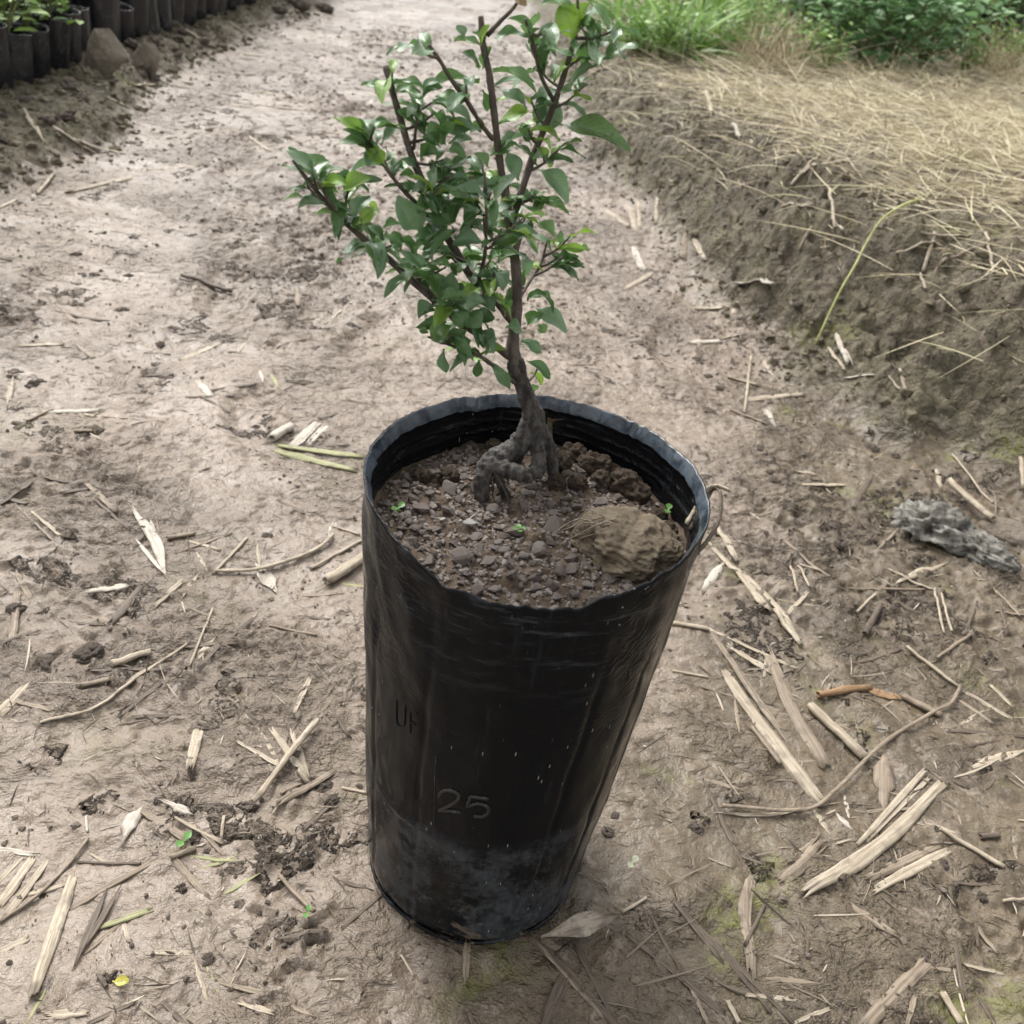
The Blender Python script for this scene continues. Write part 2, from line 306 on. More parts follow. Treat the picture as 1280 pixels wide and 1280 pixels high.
CRUST = earth_material('grey_crust', (.085, .078, .066), (.30, .285, .25), .6); SLAB = earth_material('dry_mud_slab', (.130, .106, .080), (.200, .170, .135), .4)

# ------------------------------------------------------------------ ground
def axis(lo, hi, step, mid_lo, mid_hi, far_lo, far_hi, g):
    a = list(np.arange(lo, hi, step)); s = step; v = a[-1]
    while v < far_hi: s *= g if v < mid_hi else 1.15; v += s; a.append(v)
    s = step; v = a[0]; pre = []
    while v > far_lo: s *= g if v > mid_lo else 1.15; v -= s; pre.append(v)
    return np.array(pre[::-1]+a)
gx = axis(-.60, .84, .0037, -1.9, 2.0, -45, 45, 1.006); gy = axis(-.24, 1.0, .0037, -.3, 4.5, -14, 60, 1.0052)
GX, GY = np.meshgrid(gx, gy); nx, ny = len(gx), len(gy)
gz, gs, gl, gr = height(GX.ravel(), GY.ravel(), True)
GZ = gz.reshape(ny, nx)
def gh(x, y):
    """height of the finished ground sheet, by bilinear lookup"""
    x = np.asarray(x, float); y = np.asarray(y, float); i = np.clip(np.searchsorted(gx, x)-1, 0, nx-2); j = np.clip(np.searchsorted(gy, y)-1, 0, ny-2)
    u = np.clip((x-gx[i])/(gx[i+1]-gx[i]), 0, 1); v = np.clip((y-gy[j])/(gy[j+1]-gy[j]), 0, 1)
    return (GZ[j, i]*(1-u)+GZ[j, i+1]*u)*(1-v)+(GZ[j+1, i]*(1-u)+GZ[j+1, i+1]*u)*v
me = bpy.data.meshes.new('ground'); nv = nx*ny
me.vertices.add(nv); me.vertices.foreach_set('co', np.stack([GX.ravel(), GY.ravel(), gz], 1).astype(np.float32).ravel())
ii = (np.arange(ny-1)[:, None]*nx+np.arange(nx-1)[None]).ravel(); quads = np.stack([ii, ii+1, ii+nx+1, ii+nx], 1)
me.loops.add(quads.size); me.polygons.add(len(quads)); me.loops.foreach_set('vertex_index', quads.ravel().astype(np.int32))
me.polygons.foreach_set('loop_start', (np.arange(len(quads))*4).astype(np.int32)); me.polygons.foreach_set('use_smooth', np.ones(len(quads), bool))
me.update(calc_edges=True)
at = me.attributes.new('zone', 'FLOAT_VECTOR', 'POINT')
zb = np.maximum(sstep(-.06, .05, gs), sstep(-.03, .06, gl)); zr = sstep(.02, .50, GX.ravel()+.10*fbm(GX.ravel()*3, GY.ravel()*3, 2)-.10*GY.ravel()+.25*sstep(.5, -.1, GY.ravel()))
at.data.foreach_set('vector', np.stack([zb, gr, zr], 1).astype(np.float32).ravel())
xx, yy = GX.ravel(), GY.ravel(); cm = sstep(.12, .34, fbm(xx*9+20, yy*11, 4)*1.3+.35*gr-.22)*sstep(-.25, .3, ridged(xx*34, yy*40, 3)+.25); cm = np.maximum(cm, sstep(.05, .5, bumps(xx+.01*perlin(xx*60, yy*60), yy+.01*perlin(xx*60+9, yy*60), 26, .10, .16, .42)))
at = me.attributes.new('crumble', 'FLOAT', 'POINT'); at.data.foreach_set('value', cm.astype(np.float32))
at = me.attributes.new('thatch', 'FLOAT', 'POINT'); at.data.foreach_set('value', sstep(.22, .45, gs).astype(np.float32))
me.materials.append(MUD); ground = bpy.data.objects.new('ground', me); C.objects.link(ground); ground['kind'] = 'structure'; ground['label'] = 'trodden damp mud path between an earth bank and a raised bed'

# ------------------------------------------------------------------ tubes
def tube(path, radii, n=8, cap=True, jit=0.0, flat=1.0):
    """swept tube; returns verts, faces"""
    P = [Vector(p) for p in path]; V = []; F = []; ref = Vector((0.31, .2, 1)); N = None
    for i, p in enumerate(P):
        t = (P[min(i+1, len(P)-1)]-P[max(i-1, 0)]).normalized()
        if N is None: N = t.cross(ref).normalized()
        N = (N-t*N.dot(t)).normalized(); B = t.cross(N)
        for k in range(n):
            a = 2*math.pi*k/n; r = radii[i]*(1+jit*(random.random()-.5)); V.append(p+N*(math.cos(a)*r)+B*(math.sin(a)*r*flat))
    for i in range(len(P)-1):
        for k in range(n): F.append((i*n+k, i*n+(k+1) % n, (i+1)*n+(k+1) % n, (i+1)*n+k))
    if cap: F.append(tuple(range(n-1, -1, -1))); F.append(tuple(range((len(P)-1)*n, len(P)*n)))
    return V, F
def spline(pts, m):
    """Catmull-Rom through pts, m samples per span; pts may carry extra components"""
    P = np.array(pts, float); P = np.vstack([2*P[0]-P[1], P, 2*P[-1]-P[-2]]); out = []
    for i in range(1, len(P)-2):
        for t in np.linspace(0, 1, m, endpoint=False):
            a, b, c, d = P[i-1:i+3]; out.append(.5*(2*b+(c-a)*t+(2*a-5*b+4*c-d)*t*t+(3*b-a-3*c+d)*t**3))
    out.append(P[-2]); return np.array(out)
def merge(lst):
    V = []; F = []
    for v, f in lst:
        k = len(V); V += list(v); F += [tuple(i+k for i in q) for q in f]
    return V, F

# ------------------------------------------------------------------ the black planter bag
RB, RT, BH = .091, .1095, .389
def bag_radius(th, z):
    """outer radius of the bag wall at angle th and height z"""
    t = z/BH
    r = RB+(RT-RB)*(t**.9)
    r = r-.0035*np.exp(-(z/.010)**2)+.0012*np.exp(-((z-.022)/.02)**2)
    # hanging diagonal folds under the rim
    up = sstep(.20, .34, z)*(1-sstep(.372, .386, z))
    r = r+up*(.0026*fbm(th*2.2, z*16+th*1.5, 3)+.0008*perlin(th*5, z*60+4*np.abs(th+1.57)))
    r = r+.0024*fbm(th*1.4+4, z*6, 3)+.0009*ridged(th*2.6+z*5, z*9+th, 2)*sstep(.04, .12, z)
    for a, k in ((-2.55, .0016), (-2.02, .0011), (-1.0, .0016), (-.62, .0018), (-.35, .0014)):   # vertical creases
        r = r-k*np.exp(-((th-a-.10*(z-.2)-.02*perlin(z*18, a))/.018)**2)*sstep(.36, .28, z)
    r = r+.0014*np.exp(-((z-.132-.006*np.sin(th*2))/.0035)**2)*(.5+.5*np.sin(th*3+1))   # settled crease ring
    return r
def rim_z(th):
    front = np.exp(-((th+1.62)/.62)**2)
    return BH-.015*front+.0022*fbm(th*6, th*0+2, 3)+.0008*perlin(th*26, th*0)+.0022*front*fbm(th*22, th*0+5, 3)-.004*np.exp(-((th+1.25)/.05)**2)+.003*np.exp(-((th+1.12)/.04)**2)-.003*np.exp(-((th+2.0)/.12)**2)+.002*np.cos(th)
NT, NZ = 300, 130
th = np.linspace(-math.pi, math.pi, NT, endpoint=False)
bag = thing('planter_bag', (0, 0, 0), 'tall black plastic planter bag standing upright on the mud with a small tree in it', 'planter bag')
V = []; F = []
zt = rim_z(th)
for j in range(NZ+1):
    u = j/NZ; z = u*zt; r = bag_radius(th, z)
    V += list(np.stack([r*np.cos(th), r*np.sin(th), z], 1))
INNER = [(0.0, .0010), (.0010, .0015), (.003, .0024), (.006, .0036), (.0088, .0045), (.0096, .0046), (.0104, .0036), (.014, .0024), (.018, .0022), (.0205, .0021), (.0212, .0036), (.0222, .0022), (.026, .0022), (.0285, .0022), (.0292, .0034), (.030, .0022), (.034, .0024), (.045, .0026), (.062, .0028)]
NI = len(INNER)-1
for dz, ins in INNER:                                              # turned-in lip and inner skin down below the soil
    z = zt-dz*(1+.06*np.sin(th*3)); r = bag_radius(th, z)-ins*(1+.15*fbm(th*5, th*0+dz*60, 2))
    V += list(np.stack([r*np.cos(th), r*np.sin(th), z+(.0002 if dz == 0 else 0)], 1))
rows = NZ+1+NI+1
for j in range(rows-1):
    for k in range(NT): F.append((j*NT+k, j*NT+(k+1) % NT, (j+1)*NT+(k+1) % NT, (j+1)*NT+k))
F.append(tuple(range(NT-1, -1, -1)))
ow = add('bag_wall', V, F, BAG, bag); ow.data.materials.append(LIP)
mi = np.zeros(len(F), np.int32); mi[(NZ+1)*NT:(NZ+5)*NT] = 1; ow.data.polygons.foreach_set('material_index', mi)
# welded seam round the foot
sp_ = [((.0905+.0007*math.sin(a*7))*math.cos(a), (.0905+.0007*math.sin(a*7))*math.sin(a), .0030) for a in np.linspace(-math.pi, math.pi, 97)]
v, f = tube(sp_, [.0013+.0006*random.random() for _ in sp_], 8, False); add('base_seam', v, f, BAG, bag)
def on_bag(px, py):
    d = ray(px, py); r = .1
    for _ in range(8):
        a = d[0]**2+d[1]**2; b = 2*(CAM[0]*d[0]+CAM[1]*d[1]); c = CAM[0]**2+CAM[1]**2-r*r
        t = (-b-math.sqrt(max(b*b-4*a*c, 0)))/(2*a); p = CAM+t*d; r = float(bag_radius(np.array([math.atan2(p[1], p[0])]), np.array([p[2]]))[0])
    return math.atan2(p[1], p[0]), p[2]
DUSTY = stone_material('dusty_relief', (.015, .014, .0135), (.024, .022, .020), .35)
def relief(name, strokes, px, py, wpx, hpx, rad, label, m):
    lst = []
    for s in strokes:
        q = spline([(x, y, 0) for x, y in s], 5) if len(s) > 2 else np.array([(s[0][0]+(s[1][0]-s[0][0])*t, s[0][1]+(s[1][1]-s[0][1])*t, 0) for t in np.linspace(0, 1, 6)])
        path = []
        for x, y, _ in q:
            a, z = on_bag(px+x*wpx, py+y*hpx); r = float(bag_radius(np.array([a]), np.array([z]))[0])+rad*.15; path.append((r*math.cos(a), r*math.sin(a), z))
        lst.append(tube(path, [rad]*len(path), 6))
    v, f = merge(lst); o = add(name, v, f, m, bag); o['label'] = label
    return o
TWO = [[(0, .25), (.15, .03), (.5, -.02), (.85, .12), (.9, .38), (.6, .62), (.1, .88)], [(0, .9), (.5, .92), (1.0, 1.0)]]
FIVE = [[(1.0, .12), (.15, 0)], [(.15, 0), (0, .5)], [(0, .5), (.45, .36), (.9, .48), (1.0, .75), (.75, 1.0), (.3, .98)]]
relief('embossed_digit', TWO, 549, 988, 27, 27, .0014, 'embossed digit 2 on the bag wall', DUSTY)
relief('embossed_digit', FIVE, 584, 995, 27, 25, .0014, 'embossed digit 5 on the bag wall', DUSTY)
relief('embossed_letter', [[(0, 0), (0, .75), (.3, 1.0), (.7, .9), (.75, .2)]], 496, 876, 14, 32, .0008, 'faint embossed letter U on the bag wall', BAG)
relief('embossed_letter', [[(0, 0), (0, 1)], [(0, 0), (.8, .15)], [(0, .5), (.6, .62)]], 513, 888, 11, 28, .0008, 'faint embossed letter F on the bag wall', BAG)
relief('weld_line', [[(0, 0), (-.2, .4), (-.3, 1.0)]], 545, 945, 8, 95, .00045, 'pale vertical weld line on the bag wall', DUSTY)

# ------------------------------------------------------------------ soil inside the bag
def soil_z(x, y):
    x = np.asarray(x, float); y = np.asarray(y, float)
    return .3475+.055*(x*.5+.0)*.5+.004*fbm(x*26, y*26, 3)+.0026*ridged(x*85, y*85, 3)+.0010*fbm(x*260, y*260, 2)+.006*np.exp(-((x-.02)**2+(y-.075)**2)/.0012)+.004*bumps(x, y, 60, .35, .2, .45)
NR, NA = 60, 150; V = [(0, 0, float(soil_z(0., 0.)))]; F = []
for i in range(1, NR+1):
    rr = .1065*i/NR
    for k in range(NA):
        a = 2*math.pi*k/NA; x, y = rr*math.cos(a), rr*math.sin(a); V.append((x, y, 0))
VA = np.array(V); VA[:, 2] = soil_z(VA[:, 0], VA[:, 1])
F += [(0, 1+k, 1+(k+1) % NA) for k in range(NA)]
for i in range(NR-1):
    for k in range(NA): F.append((1+i*NA+k, 1+(i+1)*NA+k, 1+(i+1)*NA+(k+1) % NA, 1+i*NA+(k+1) % NA))
soil = add('potting_soil', VA, F, SOIL)
tag(soil, 'dark crumbly soil filling the black planter bag', 'soil', kind='stuff')
def soil_pt(px, py, lift=0.0):
    z = .348
    for _ in range(6):
        p = flatpt(px, py, z); z = float(soil_z(p[0], p[1]))
    return np.array([p[0], p[1], z+lift])

# rocks: convex hulls of random points, shared meshes
def rock_mesh(name, mat, npt=13, sq=(1, .8, .6), subdiv=0, noise=0.0, seed=0):
    r = random.Random(seed); bm = bmesh.new()
    for _ in range(npt):
        v = Vector((r.gauss(0, 1), r.gauss(0, 1), r.gauss(0, 1))).normalized()*(.8+.3*r.random()); bm.verts.new((v.x*sq[0]*.5, v.y*sq[1]*.5, v.z*sq[2]*.5))
    res = bmesh.ops.convex_hull(bm, input=bm.verts); bmesh.ops.delete(bm, geom=[g for g in res['geom_interior'] if isinstance(g, bmesh.types.BMVert)], context='VERTS')
    if subdiv:
        bmesh.ops.bevel(bm, geom=list(bm.edges), offset=.06, segments=1, affect='EDGES')
    me = bpy.data.meshes.new(name); bm.to_mesh(me); bm.free(); me.materials.append(mat); return me
def blob(name, mat, sx, sy, sz, amp, freq, seed, sub=4, rid=.5):
    """lumpy closed body"""
    bm = bmesh.new(); bmesh.ops.create_icosphere(bm, subdivisions=sub, radius=.5); rs = random.Random(seed); o1, o2 = rs.random()*50, rs.random()*50
    co = np.array([v.co for v in bm.verts]); n = co/np.linalg.norm(co, axis=1, keepdims=True)
    def n3(p, k): return (perlin(p[:, 0]*k+o1, p[:, 1]*k+o2)+perlin(p[:, 1]*k+o2+7, p[:, 2]*k+o1)+perlin(p[:, 2]*k+o1+3, p[:, 0]*k-o2))*.7
    d = 0; am = 1.
    for k in (freq, freq*2.2, freq*4.7, freq*9.5): v = n3(n, k); d = d+am*((1-rid)*v+rid*(.35-np.abs(v))*1.6); am *= .55
    co = co*(1+amp*d)[:, None]*np.array([sx, sy, sz])
    for v, c in zip(bm.verts, co): v.co = c
    me = bpy.data.meshes.new(name); bm.to_mesh(me); bm.free(); me.polygons.foreach_set('use_smooth', [True]*len(me.polygons)); me.materials.append(mat); return me
def rot(rs=random): return Matrix.Rotation(rs.random()*6.28, 4, 'Z') @ Matrix.Rotation((rs.random()-.5)*1.0, 4, 'X') @ Matrix.Rotation((rs.random()-.5)*1.0, 4, 'Y')
STONES = [rock_mesh('stone_shape', STONE, 11+i % 5, (1, .75+.05*(i % 4), .5+.06*(i % 3)), 1 if i % 2 else 0, 0, i) for i in range(12)]
placed = []
def put_stone(px, py, s, me, label, group):
    p = soil_pt(px, py)
    if math.hypot(p[0], p[1]) > .1035-s*.45: return
    if any((p[0]-a)**2+(p[1]-b)**2 < (.42*(s+c))**2 for a, b, c in placed): return
    placed.append((p[0], p[1], s))
    o = inst('gravel_stone', me, None, Matrix.Translation((p[0], p[1], p[2]+s*.16)) @ rot() @ Matrix.Scale(s, 4)); tag(o, label, 'stone', group)
o_p = soil_pt(586, 657); me_p = rock_mesh('pebble_shape', PALE, 12, (1, .7, .5), 1, 0, 77)
o = inst('pale_pebble', me_p, None, Matrix.Translation((o_p[0], o_p[1], o_p[2]+.003)) @ Matrix.Rotation(.4, 4, 'Z') @ Matrix.Scale(.0125, 4)); tag(o, 'whitish angular pebble lying on the soil in front of the gnarled root', 'stone'); placed.append((o_p[0], o_p[1], .0125))
o_p = soil_pt(553, 652); o = inst('pale_pebble', me_p, None, Matrix.Translation((o_p[0], o_p[1], o_p[2]+.002)) @ rot() @ Matrix.Scale(.008, 4)); tag(o, 'small round greyish white pebble left of the whitish angular one', 'stone'); placed.append((o_p[0], o_p[1], .008))
GL = ('brown angular gravel stone on the soil inside the planter bag', 'gravel stones in the planter bag')
for px, py, s in [(575, 700, .020), (617, 640, .013), (645, 668, .016), (690, 660, .018), (672, 690, .016), (661, 700, .013), (610, 705, .012), (640, 720, .012), (700, 720, .014), (715, 700, .013), (540, 660, .014), (560, 640, .011), (520, 665, .012), (540, 592, .014), (600, 560, .013), (618, 553, .014), (580, 590, .010), (735, 735, .012), (655, 635, .011), (690, 632, .012), (705, 655, .012), (630, 690, .011), (560, 570, .011), (590, 578, .010), (690, 735, .012), (668, 725, .011), (720, 725, .012), (595, 625, .010)]:
    put_stone(px, py, s, random.choice(STONES), *GL)
for _ in range(900):
    put_stone(random.uniform(490, 790), random.uniform(565, 750), random.uniform(.0060, .0140), random.choice(STONES), *GL)
    if len(placed) > 190: break
def crumbs(name, pts, sizes, mat, label, kind='stuff'):
    """thousands of tiny tumbled lumps as one mesh"""
    ico = np.array([v for v in rock_pts]); V = []; F = []; k = 0
    for p, s in zip(pts, sizes):
        R = np.linalg.qr(rng.normal(size=(3, 3)))[0]; q = (ico*(.45+.95*rng.random((len(ico), 1))))@R.T*s*np.array([1, 1, .8]); V.append(q+p); F += [tuple(i+k for i in f) for f in rock_fs]; k += len(ico)
    o = add(name, np.concatenate(V), F, mat, None, False); tag(o, label, None, None, kind); return o
_bm = bmesh.new(); bmesh.ops.create_icosphere(_bm, subdivisions=1, radius=.5); rock_pts = [tuple(v.co) for v in _bm.verts]; rock_fs = [tuple(v.index for v in f.verts) for f in _bm.faces]; _bm.free()
rr = .102*np.sqrt(rng.random(2600)); aa = rng.random(2600)*6.283; X, Y = rr*np.cos(aa), rr*np.sin(aa)
o = crumbs('soil_crumbs', np.stack([X, Y, soil_z(X, Y)+.0006], 1), .0016+.0036*rng.random(2600)**2, STONE, 'fine brown grit and crumbs strewn over the soil in the bag'); o['category'] = 'soil'
# soil clods at the back right, big mud clod at the front right
CL = [blob('clod_shape', SOIL, 1, .9, .75, .55, 1.9, i, 4, .35) for i in range(5)]
for i, (px, py, s) in enumerate([(718, 570, .020), (735, 585, .018), (760, 580, .016), (700, 585, .016), (775, 600, .014), (750, 605, .015), (722, 608, .014), (790, 612, .014), (808, 600, .022), (818, 615, .018), (695, 607, .013), (738, 560, .015), (560, 600, .014), (835, 650, .014), (842, 668, .013), (610, 548, .014), (525, 600, .014)]):
    p = soil_pt(px, py); k = min(1, (.099-s*.45)/max(math.hypot(p[0], p[1]), 1e-6)); p[0] *= k; p[1] *= k
    o = inst('soil_clod', CL[i % 5], None, Matrix.Translation((p[0], p[1], p[2]+s*.22)) @ rot() @ Matrix.Scale(s, 4)); tag(o, 'crumbly dark brown soil clod inside the planter bag', 'soil clod', 'soil clods in the planter bag')
p = soil_pt(785, 692); big = thing('mud_clod', (p[0]-.001, p[1]+.004, p[2]), 'large smooth tan mud clod with a tuft of dead roots inside the planter bag', 'mud clod')
o = inst('clod_body', blob('clod_body', CLOD, .070, .062, .038, .24, 1.7, 21, 6, .5), big, Matrix.Translation((0, 0, .003)) @ Matrix.Rotation(-.3, 4, 'Z'))
lst = []
for i in range(15):
    a = random.uniform(2.3, 3.6); x0 = -.021+random.uniform(-.004, .010); y0 = random.uniform(-.012, .012); q = [(x0, y0, .022+random.uniform(-.004, .003))]
    for j in range(3): l_ = q[-1]; q.append((l_[0]-.006+random.uniform(-.004, .003), l_[1]+random.uniform(-.006, .006), l_[2]-.002-.003*j+random.uniform(-.002, .002)))
    lst.append(tube(spline(q, 3), [.0004]*10, 4))
v, f = merge(lst); add('root_tuft', v, f, STRAW[1], big)

# ------------------------------------------------------------------ the small tree
TY = .052                                                          # depth of the trunk foot in the bag
LK = 1.06
tb = plane_pt(668, 560, TY); tree = thing('small_tree', (tb[0], tb[1], .348), 'small leafy bonsai tree with a gnarled exposed root growing from the black bag', 'tree')
TB = np.array(tree.location)
def tp(px, py, dy=0.0): return plane_pt(px, py, TY+dy)-TB
def z2(x, y): return (340+x*.375, y*.375)
def z3(x, y): return (340+x*.375, 240+y*.375)
PXM = .00066                                                       # metres per pixel at the tree
def limb(pts, m=5):
    """pts: px, py, radius px, depth offset"""
    q = spline([(*tp(a, b, d), r*PXM*.66) for a, b, r, d in pts], m); return q
TRUNK = limb([(672, 545, 15, .0), (668, 522, 13.5, 0), (656, 490, 11.5, -.002), (647, 462, 10.5, -.004), (641, 432, 9.5, -.004), (645, 395, 8.6, -.002), (646, 350, 7.8, 0), (641, 305, 7.2, .002), (635, 268, 6.3, .004), (628, 225, 5.6, .004), (622, 180, 5.0, .002), (617, 135, 4.6, 0), (611, 90, 4.2, -.002), (604, 56, 4.0, -.003), (601, 20, 3.4, -.003)])
BR = {
 'right': [(638, 285, 5.6, .002), (648, 252, 5.4, .010), (666, 196, 5.0, .018), (685, 150, 4.6, .022), (700, 109, 4.2, .024), (715, 60, 3.6, .024), (722, 28, 2.6, .022), (722, -4, 1.6, .02)],
 'right_twig': [(692, 126, 3.0, .023), (676, 94, 2.6, .014), (666, 54, 2.2, .006), (657, 24, 1.6, .0)],
 'top_twig': [(609, 44, 3.0, -.003), (625, 27, 2.6, -.006), (640, 12, 2.2, -.008), (649, 0, 2.0, -.008)],
 'cut_twig': [(616, 174, 3.4, .001), (602, 156, 3.2, -.008), (584, 127, 3.0, -.016), (565, 101, 2.8, -.022), (550, 76, 2.6, -.026), (536, 56, 2.4, -.028)],
 'left_mid': [(645, 408, 6.0, -.002), (612, 366, 5.8, -.012), (590, 348, 5.6, -.018), (571, 315, 5.3, -.024), (554, 288, 5.1, -.028), (541, 255, 4.9, -.030), (522, 213, 4.6, -.030), (511, 184, 4.4, -.030), (501, 150, 4.3, -.028), (490, 112, 4.2, -.026), (482, 82, 4.2, -.024)],
 'left_mid_twig': [(517, 186, 2.2, -.030), (520, 160, 2.0, -.034), (524, 130, 1.6, -.036)],
 'left_low': [(638, 446, 6.0, -.004), (602, 420, 5.6, -.020), (572, 401, 5.4, -.030), (548, 378, 5.2, -.036), (519, 354, 5.0, -.040), (486, 324, 4.6, -.044), (452, 296, 4.2, -.046), (418, 264, 3.6, -.046), (389, 231, 2.8, -.044), (366, 200, 1.8, -.042)],
 'left_inner': [(552, 288, 3.2, -.028), (524, 258, 3.0, -.036), (500, 233, 2.7, -.042), (481, 208, 2.4, -.046), (464, 187, 2.0, -.048), (454, 170, 1.8, -.048)],
 'low_twig': [(648, 482, 3.4, -.003), (625, 464, 3.0, -.020), (603, 447, 2.6, -.034), (570, 434, 2.2, -.044), (535, 421, 1.6, -.050)],
 'left_tip_twig': [(424, 270, 2.2, -.046), (410, 248, 2.0, -.052), (396, 226, 1.4, -.056)],
 'right_low_twig': [(642, 330, 2.6, 0), (650, 300, 2.4, .010), (656, 272, 1.8, .016)],
 'mid_twig': [(598, 352, 3.0, -.018), (606, 318, 2.6, -.030), (608, 270, 2.2, -.036), (606, 215, 1.6, -.036)],
 'back_twig': [(645, 380, 2.8, 0), (662, 352, 2.4, .018), (676, 330, 2.0, .028), (684, 300, 1.4, .034)],
 'base_twig': [(656, 482, 2.2, 0), (668, 468, 1.8, .014), (674, 455, 1.4, .018)],
}
def limb_mesh(q, n=10, jit=.10):
    r = [max(a, .0007)*(1+.05*math.sin(i*1.3)+.06*random.uniform(-1, 1)) for i, a in enumerate(q[:, 3])]
    return tube([tuple(a[:3]) for a in q], r, n, True, jit)
v, f = limb_mesh(TRUNK[14:], 12); add('trunk', v, f, BARK, tree)
branch = {}; BQ = {}
for k, pts in BR.items():
    q = limb(pts, 6); BQ[k] = q; v, f = limb_mesh(q, 8); branch[k] = add('branch', v, f, BARK, tree)
# gnarled root mass: overlapping limbs fused with a voxel remesh
def rl(pts): return limb([(a, b, r*1.22, d) for a, b, r, d in pts], 6)
roots = [limb_mesh(TRUNK[:18], 14, .10),
 limb_mesh(rl([(668, 524, 14, 0), (652, 552, 13, -.004), (634, 566, 12, -.010), (616, 576, 12, -.016), (605, 592, 10.5, -.022), (602, 615, 9, -.026), (601, 640, 9, -.026)]), 12, .2),
 limb_mesh(rl([(612, 580, 10, -.018), (632, 586, 9, -.022), (650, 592, 9, -.022), (666, 592, 9.5, -.018), (674, 580, 8, -.010), (672, 555, 9, -.004), (668, 535, 10, 0)]), 12, .2),
 limb_mesh(rl([(622, 582, 7, -.018), (626, 604, 4.5, -.022), (632, 622, 3.5, -.020), (630, 640, 3, -.018)]), 8, .2),
 limb_mesh(rl([(676, 540, 11, .004), (684, 560, 9, .006), (690, 585, 8, .004), (694, 610, 7, .004)]), 10, .2),
 limb_mesh(rl([(660, 545, 10, .006), (648, 560, 9, .014), (640, 590, 8, .02)]), 10, .2)]
v, f = merge(roots)
ROOT = bark_material('root_bark', (.018, .015, .013), (.085, .076, .068))
tmp = add('root_source', v, f, BARK); md = tmp.modifiers.new('r', 'REMESH'); md.mode = 'VOXEL'; md.voxel_size = .00125; md.use_smooth_shade = True
dg = bpy.context.evaluated_depsgraph_get(); dg.update(); rm = bpy.data.meshes.new_from_object(tmp.evaluated_get(dg)); bpy.data.objects.remove(tmp)
nvv = len(rm.vertices); co = np.empty(nvv*3); rm.vertices.foreach_get('co', co); co = co.reshape(-1, 3); no = np.empty(nvv*3); rm.vertices.foreach_get('normal', no); no = no.reshape(-1, 3)
dd = .0019*ridged(co[:, 0]*170+co[:, 2]*40, co[:, 1]*170+co[:, 2]*55, 3)+.0006*fbm(co[:, 0]*420, co[:, 2]*420, 2)
rm.vertices.foreach_set('co', (co+no*dd[:, None]).ravel()); rm.update()
rm.materials.clear(); rm.materials.append(ROOT); rm.name = 'root'
inst('root', rm, tree)
lst = []
for i in range(16):                                                # hair roots
    a = soil_pt(random.uniform(598, 640), random.uniform(600, 630))-TB; q = [tuple(tp(random.uniform(600, 632), random.uniform(578, 600), -.022))]; q.append(tuple((np.array(q[0])+a)/2+np.array([random.uniform(-.008, .008), random.uniform(-.006, .002), .002]))); q.append(tuple(a))
    lst.append(tube(spline(q, 4), [.0004]*9, 4))
v, f = merge(lst); add('hair_roots', v, f, BARK, tree)

# leaves
def leaf_geo(L, W, fold, arch, wave, twist, blunt=.0, nl=9, nw=6):
    V = []; F = []; UV = []
    ph = random.random()*6
    for i in range(nl+1):
        t = i/nl; pet = .09
        if t < pet: wdt = .0008
        else:
            s = (t-pet)/(1-pet); wdt = W*.5*(math.sin(math.pi*min(s, 1)**(1.08+blunt))**.72)*(1 if s < .98 else .3); wdt = max(wdt, .0004)
        ax = L*t*(1-.12*arch*t); az = -arch*L*t*t*.55+.10*L*t
        for j in range(nw+1):
            v = 2*j/nw-1; y = v*wdt*(1-.18*abs(fold)); z = az+(.35*abs(v)+.65*v*v)*wdt*fold+wave*L*.05*math.sin(t*9+ph+(1.7 if v > 0 else 0))*abs(v)**1.5
            a = twist*t; V.append((ax, y*math.cos(a)-(z-az)*math.sin(a), az+y*math.sin(a)+(z-az)*math.cos(a))); UV.append((t, (v+1)/2))
    for i in range(nl):
        for j in range(nw): k = i*(nw+1)+j; F.append((k, k+1, k+nw+2, k+nw+1))
    return V, F, UV
def add_leaf(name, p0, p1, W, mat, parent, nrm, fold=.5, arch=.5, wave=1., twist=0., nl=9, nw=6):
    d = Vector(p1)-Vector(p0); L = d.length; V, F, UV = leaf_geo(L, W, fold, arch, wave, twist, 0, nl, nw)
    o = add(name, V, F, mat, parent); uv = o.data.uv_layers.new(name='UVMap'); li = np.empty(len(o.data.loops), np.int32); o.data.loops.foreach_get('vertex_index', li)
    uv.data.foreach_set('uv', np.array(UV)[li].ravel()); o.matrix_basis = mat4(p0, d, nrm); return o
